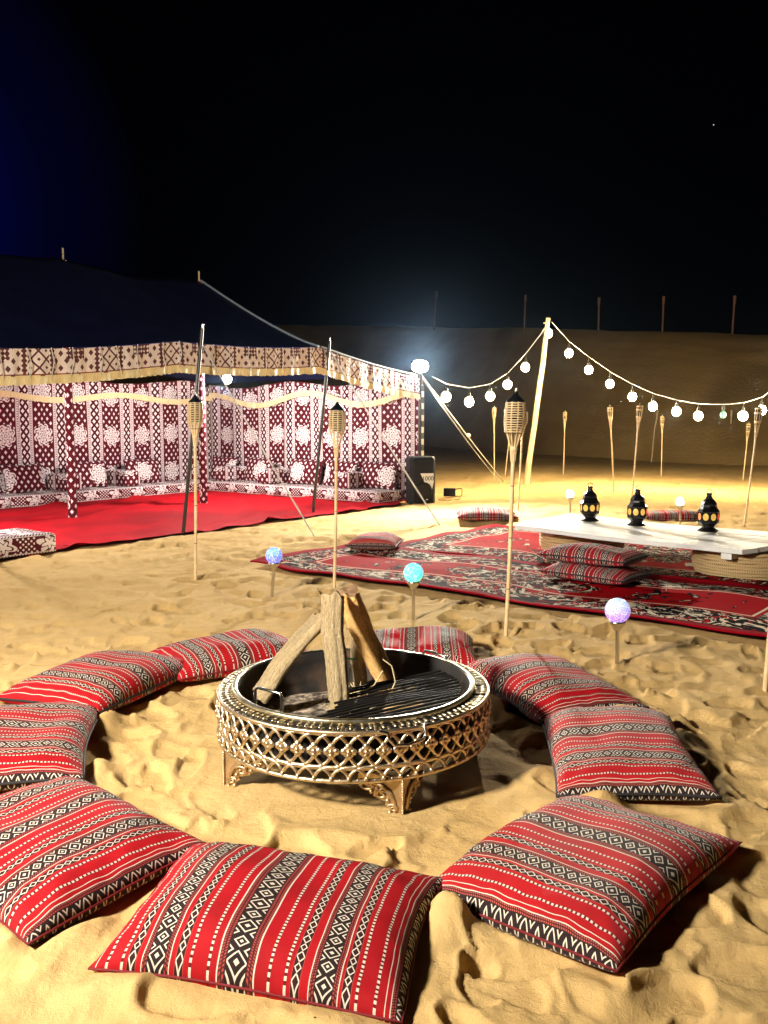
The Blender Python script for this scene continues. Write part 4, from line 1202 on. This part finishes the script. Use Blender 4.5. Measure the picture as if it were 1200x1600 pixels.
# ------------------------------------------------------------------ fire pit
Z0, Z1 = .134, .312          # filigree ring bottom and top
pit = thing('fire_pit', PIT, 'round brass filigree fire pit on ornate gilded feet with a black pan', 'fire pit')
N = 56; CZ = Z1-.066; CR = 2*math.pi*PIT_R/N
def cyl(a, z, r=PIT_R): return Vector((r*math.sin(a), -r*math.cos(a), z))
mesh_loop = MB().loop([cyl(math.cos(t)*CR*1.0/PIT_R, CZ+.060*math.sin(t)) for t in np.linspace(0, 2*math.pi, 27)[:-1]], .0068, 6, 1.0).mesh('ring_loop')
mesh_arch = MB().tube([cyl(math.cos(t)*CR*1.0/PIT_R, Z0+.008+.046*math.sin(t), PIT_R+.002) for t in np.linspace(0, math.pi, 14)], .0066, 6).mesh('arch')
ros = MB()
for k in range(8):
    a = k*math.pi/4; l = .022 if k % 2 == 0 else .017
    ros.ball(cyl(l*.6*math.cos(a)/PIT_R, CZ+l*.6*math.sin(a), PIT_R+.007), l*.5, 6, 4, (1, .6, 1))
ros.ball(cyl(0, CZ, PIT_R+.012), .0065, 8, 6)
ros.v = [(x*1.25, y, CZ+(z-CZ)*1.25) for x, y, z in ros.v]
mesh_ros = ros.mesh('rosette')
bd = MB().ball(cyl(0, Z0+.014, PIT_R+.006), .0085, 6, 5).ball(cyl(CR*.5/PIT_R, Z0+.008, PIT_R+.004), .005, 6, 4).mesh('bead')
lf = MB()
for k, rr in enumerate((.500, .525)):
    for q in (-.25, .25):
        lf.ball(cyl(CR*(q+.25*k)/PIT_R, Z1+.004, rr), .0165, 7, 5, (.45, 1.15, .35))
        lf.v = lf.v
mesh_leaf = lf.mesh('leaf_motif')
for me in (mesh_loop, mesh_arch, mesh_ros, bd, mesh_leaf): me.materials.append(M_BRASS)
for k in range(N):
    a = 2*math.pi*k/N
    for nm, me in (('ring_loop', mesh_loop), ('arch', mesh_arch), ('rosette', mesh_ros), ('bead', bd), ('leaf_motif', mesh_leaf)):
        o = bpy.data.objects.new(nm, me); col.objects.link(o); o.parent = pit; o.rotation_euler = (0, 0, a)
        if nm in ('leaf_motif',): o.rotation_euler.z += random.uniform(-.02, .02)
def hoop(r, z, rad, name, mat, fl=1.0):
    MB().loop([cyl(t, z, r) for t in np.linspace(0, 2*math.pi, 97)[:-1]], rad, 7, fl).build(name, mat, pit, world=False)
hoop(PIT_R+.002, Z1, .0075, 'hoop', M_BRASS); hoop(PIT_R+.001, Z1-.130, .006, 'hoop', M_BRASS); hoop(PIT_R+.001, Z0+.003, .0085, 'hoop', M_BRASS); hoop(PIT_R+.001, Z0+.056, .004, 'hoop', M_BRASS)
MB().lathe([(PIT_R-.004, Z1-.002), (PIT_R-.004, Z1+.004), (.472, Z1+.006), (.472, Z1-.004)], 96, caps=False).build('top_plate', M_IRON, pit, world=False)
pan = MB().lathe([(.476, Z1+.004), (.480, Z1+.022), (.472, Z1+.024), (.466, Z1+.018), (.463, Z1-.02), (.45, Z1-.11), (.40, Z1-.145), (.0001, Z1-.155)], 96, caps=False)
pan.build('pan', M_SOOT, pit, world=False)
MB().lathe([(.485, Z1+.005), (.490, Z1+.018), (.486, Z1+.027), (.474, Z1+.028), (.468, Z1+.022)], 96, caps=False).build('pan_rim', M_RIM, pit, world=False)
MB().lathe([(.49, Z0+.012), (.49, Z1-.01)], 64, caps=False).build('inner_shell', M_IRON, pit, world=False)
# ornate feet: two carved wings meeting at a beaded edge
def foot(a):
    ft = bpy.data.objects.new('foot', None)
    out = MB()
    W, H = .115, Z0+.012; KX = 1.5
    prof = [(0, 0), (.020, -.002), (.026, .012), (.022, .022), (.034, .030), (.044, .042), (.040, .052), (.056, .058), (.074, .066), (.072, .080), (.090, .086), (.108, .094), (.115, .106), (.113, H), (0, H)]
    c = cyl(a, 0, PIT_R-.045); outw = Vector((math.sin(a), -math.cos(a), 0)); tang = Vector((math.cos(a), math.sin(a), 0))
    base = c+outw*.050
    for sgn in (-1, 1):
        d = (tang*sgn*.74-outw*.67).normalized(); nrm = Vector((0, 0, 1)).cross(d)*sgn
        nrm = -nrm if nrm.dot(outw) < 0 else nrm
        vs = [base+d*x*KX+Vector((0, 0, z-.012))-nrm*.0 for x, z in prof]+[base+d*x*KX+Vector((0, 0, z-.012))-nrm*.014 for x, z in prof]
        n = len(prof)
        f = [tuple(range(n)), tuple(range(2*n-1, n-1, -1))]+[(i, n+i, n+(i+1) % n, (i+1) % n) for i in range(n)]
        if sgn < 0: f = [tuple(reversed(q)) for q in f]
        out.add(vs, f)
        # scroll relief
        def sp_(cx, cz, r0, turns, r, ph, dirn=1):
            pts = []
            for t in np.linspace(0, 1, 18):
                rr = r0*(1-.8*t); an_ = ph+dirn*t*turns*2*math.pi
                pts.append(base+d*KX*(cx+rr*math.cos(an_))+Vector((0, 0, cz-.012+rr*math.sin(an_)))+nrm*.004)
            out.tube(pts, list(np.linspace(r, r*.55, 18)), 6)
        sp_(.092, .105, .020, 1.2, .0065, 2.2); sp_(.050, .078, .019, 1.1, .0065, 2.6, -1); sp_(.022, .035, .014, 1.2, .0055, .5)
        out.tube([base+d*x*KX+Vector((0, 0, z-.012))+nrm*.004 for x, z in ((.108, .118), (.080, .120), (.052, .112), (.030, .092), (.020, .062), (.016, .02))], [.004, .0065, .008, .008, .007, .004], 6)
        for x, z in ((.064, .100), (.036, .060), (.030, .018), (.078, .084), (.012, .010)): out.ball(base+d*x*KX+Vector((0, 0, z-.012))+nrm*.004, .009, 7, 5)
        for x in np.linspace(.004, .112, 18): out.ball(base+d*x*KX+Vector((0, 0, H-.008))+nrm*.003, .0045, 5, 4)
    for z in np.linspace(.0, H-.01, 15): out.ball(base+Vector((0, 0, z-.010))+outw*.004, .0062, 6, 4)
    return out.build('foot', M_GOLD, pit, world=False)
for a in (R(20), R(113), R(202), R(-63)): foot(a)
# ash, straw, grate, handles
MB().grid(lambda u, v: (( .43*math.sqrt(u))*math.cos(v*2*math.pi), (.43*math.sqrt(u))*math.sin(v*2*math.pi), Z1-.142+.022*(1-u)+.008*math.sin(v*40+u*9)*math.sin(u*20)), 10, 48).build('ash_bed', M_ASH, pit, world=False)
gd = Vector((.90, .43, 0)).normalized(); gn = Vector((-gd.y, gd.x, 0))
GC = Vector((.06, -.03, 0))
for k in range(15):
    off = -.372+k*.030
    half = math.sqrt(max(.448**2-off**2, .01))
    a0 = max(-half+.015, -.22-.11*math.sin(k*.5)) if k < 12 else -half*.1
    pts = []
    for t_ in np.linspace(0, 1, 12):
        u = a0+(half-.015-a0)*t_
        pts.append(gd*u+gn*(off+.030*math.sin(t_*3.1)+.002*math.sin(t_*7+k*.7))+Vector((0, 0, Z1-.035+.030*t_*t_+.003*math.sin(t_*5+k))))
    MB().tube(pts, .0052, 6).build('grate_bar', M_IRON, pit, world=False)
def handle(pts, name='handle'): MB().tube(pts, .0062, 8).build(name, M_STEEL, pit, world=False)
def toP(px, py, z): return G(px, py, z)-PIT
zt = Z1
hA, hB = toP(399, 1088, zt), toP(440, 1098, zt)
handle([hA-Vector((0, 0, .03)), hA+Vector((0, 0, .025)), hA+Vector((.008, -.002, .036)), hB+Vector((-.008, .002, .036)), hB+Vector((0, 0, .025)), hB-Vector((0, 0, .03))])
hA, hB = toP(662, 1030, zt+.0), toP(697, 1040, zt+.0)
handle([hA-Vector((0, 0, .03)), hA+Vector((0, 0, .03)), hA+Vector((.008, 0, .042)), hB+Vector((-.008, .0, .042)), hB+Vector((0, 0, .03)), hB-Vector((0, 0, .03))])
def onrim(a, z, r): return cyl(a, z, r)
a1, a2 = R(14), R(29)
handle([onrim(a1-R(3), Z1+.004, PIT_R+.008), onrim(a1, Z1-.002, PIT_R+.014), onrim(a1+R(.6), Z1-.025, PIT_R+.018), onrim(a1+R(2.5), Z1-.047, PIT_R+.02), onrim((a1+a2)/2, Z1-.050, PIT_R+.021), onrim(a2-R(1.5), Z1-.040, PIT_R+.02), onrim(a2, Z1-.020, PIT_R+.018), onrim(a2-R(.4), Z1+.006, PIT_R+.012), onrim(a2+R(.5), Z1+.016, PIT_R+.006)])

# firewood leaning together
def log(b, tp, r0, r1, label, mat, seed, split=None):
    rg = random.Random(seed); n = 46; segs = 34
    b, tp = Vector(b), Vector(tp); d = (tp-b).normalized(); a = d.orthogonal().normalized(); c2 = d.cross(a)
    if split: split = math.atan2(split.dot(c2), split.dot(a))+1e-4
    ph = [rg.uniform(0, 6.28) for _ in range(8)]
    vs = []; uvs = []; fs = []; L = (tp-b).length
    for i in range(n+1):
        t_ = i/n; r = r0+(r1-r0)*t_; cen = b.lerp(tp, t_)+a*.010*math.sin(t_*4+ph[0])+c2*.008*math.sin(t_*5.5+ph[1])
        for k in range(segs):
            an = 2*math.pi*k/segs
            rr = r*(1+.10*math.sin(2*an+ph[2])+.07*math.sin(3*an+ph[3]+t_*2)+.05*math.sin(7*an+ph[4]+t_*1.5)+.035*math.sin(t_*17+ph[5]+an)+(.012 if split else .05)*(abs(math.sin(8.5*an+ph[1]+1.6*math.sin(t_*7+ph[2])+.8*math.sin(t_*19+an)))-.5)+rg.uniform(-.02, .02))
            if split:
                s = math.cos(an-split)
                if s > .25: rr = min(rr, r*.30/s*(1+.15*math.sin(t_*9+ph[6])))
            end = 0
            if i in (0, n): end = (.012*math.sin(an*2+ph[6])+.008*math.sin(an*5+ph[7]))*(1 if i == n else -1)
            vs.append(cen+(a*math.cos(an)+c2*math.sin(an))*rr+d*end); uvs.append((k/segs, t_*L*2))
    for i in range(n):
        for k in range(segs):
            q = (k+1) % segs; fs.append((i*segs+k, i*segs+q, (i+1)*segs+q, (i+1)*segs+k))
    root = thing('firewood_log', b, label, 'log', 'firewood logs leaning together in the fire pit')
    MB().add(vs, fs, uvs, True).build('bark' if not split else 'split_face', mat, root)
    for nm, base_i, rev in (('log_end', 0, True), ('log_end', n*segs, False)):
        ring = vs[base_i:base_i+segs]; cc = sum(ring, Vector())/segs+d*(-.003 if rev else .003)
        f = [(k, (k+1) % segs, segs) for k in range(segs)]
        if rev: f = [q[::-1] for q in f]
        MB().add(ring+[cc], f, [(k/segs, 0) for k in range(segs)]+[(.5, .1)], False).build(nm, M_ENDGRAIN, root)
zb = Z1-.12
pA_ = P(522, 1092, 3.40); 
log((-.195, 3.42, zb+.03), P(524, 930, 3.50), .038, .043, 'upright bark covered log in the middle of the fire pit', M_BARK, 3)
log((-.505, 3.50, zb+.07), P(500, 962, 3.56), .040, .037, 'long grey bark log leaning from the left in the fire pit', M_BARK, 5)
log((.02, 3.72, zb+.02), P(541, 928, 3.62), .052, .062, 'split log with bare orange wood leaning from the right', M_SPLIT, 8, split=Vector((-.62, -.78, .1)))
log((-.11, 3.86, zb+.0), P(560, 985, 3.76), .035, .03, 'short dark log behind the split one in the fire pit', M_BARK, 11)
for i, (x, y, l, an, r, lb) in enumerate(((.0, 3.45, .16, .3, .018, 'short charred stick under the grate'), (.08, 3.62, .13, 1.1, .015, 'stub of firewood lying by the split log'), (-.05, 3.55, .12, 2.3, .012, 'small stick lying between the logs'))):
    p = Vector((x, y, zb+.03)); q = p+Vector((l*math.cos(an), l*math.sin(an), .01))
    tag(MB().tube([p, p.lerp(q, .5)+Vector((0, 0, .006)), q], [r, r*1.1, r*.8], 9).build('kindling_stick', M_SPLIT), lb, 'kindling', 'kindling sticks in the fire pit')
st = MB()
rg = random.Random(5)
for k in range(46):
    p = Vector((rg.gauss(-.06, .06), rg.gauss(3.56, .05), zb+.03)); a = rg.uniform(0, 6.28); l = rg.uniform(.06, .16)
    st.tube([p, p+Vector((l*.5*math.cos(a), l*.5*math.sin(a), rg.uniform(.0, .06))), p+Vector((l*math.cos(a), l*math.sin(a), rg.uniform(-.01, .04)))], .0018, 4)
for pts in (((548, 1040), (544, 1062), (552, 1085), (565, 1092)), ((598, 1030), (612, 1040), (618, 1065), (612, 1078)), ((566, 1082), (585, 1070), (598, 1048))):
    st.tube([P(x, y, 3.52) for x, y in pts], .0028, 5)
o = st.build('straw_kindling', M_STRAW); o['kind'] = 'stuff'; o['label'] = 'wisps of dry straw kindling between the logs'
pz = P(536, 1030, 3.55)
tag(MB().tube([pz, pz+Vector((.018, -.01, .006)), pz+Vector((.04, 0, .0)), pz+Vector((.055, .0, .006))], .004, 6).build('green_twine', M_TWINE), 'bit of green twine tied at the split log', 'twine')

# ------------------------------------------------------------------ bits on the sand, star
sb = MB(); rg = random.Random(9)
for k in range(70):
    y = rg.uniform(1.7, 9); x = rg.uniform(-.46, .46)*(y+.4); r = rg.uniform(.0015, .0035)
    sb.ball((x, y, ground_z(x, y)+r*.4), r, 5, 4, (1, rg.uniform(.5, 1), .6))
o = sb.build('sand_debris', new_mat('dark_grit', (.10, .065, .035), .9)); o['kind'] = 'stuff'; o['label'] = 'scattered dark grit and crumbs on the sand'
s_ = P(1115, 195, 1500.0)
tag(MB().ball(s_, .9, 8, 6).build('star', M_STAR), 'single faint star high in the black sky at upper right', 'star')
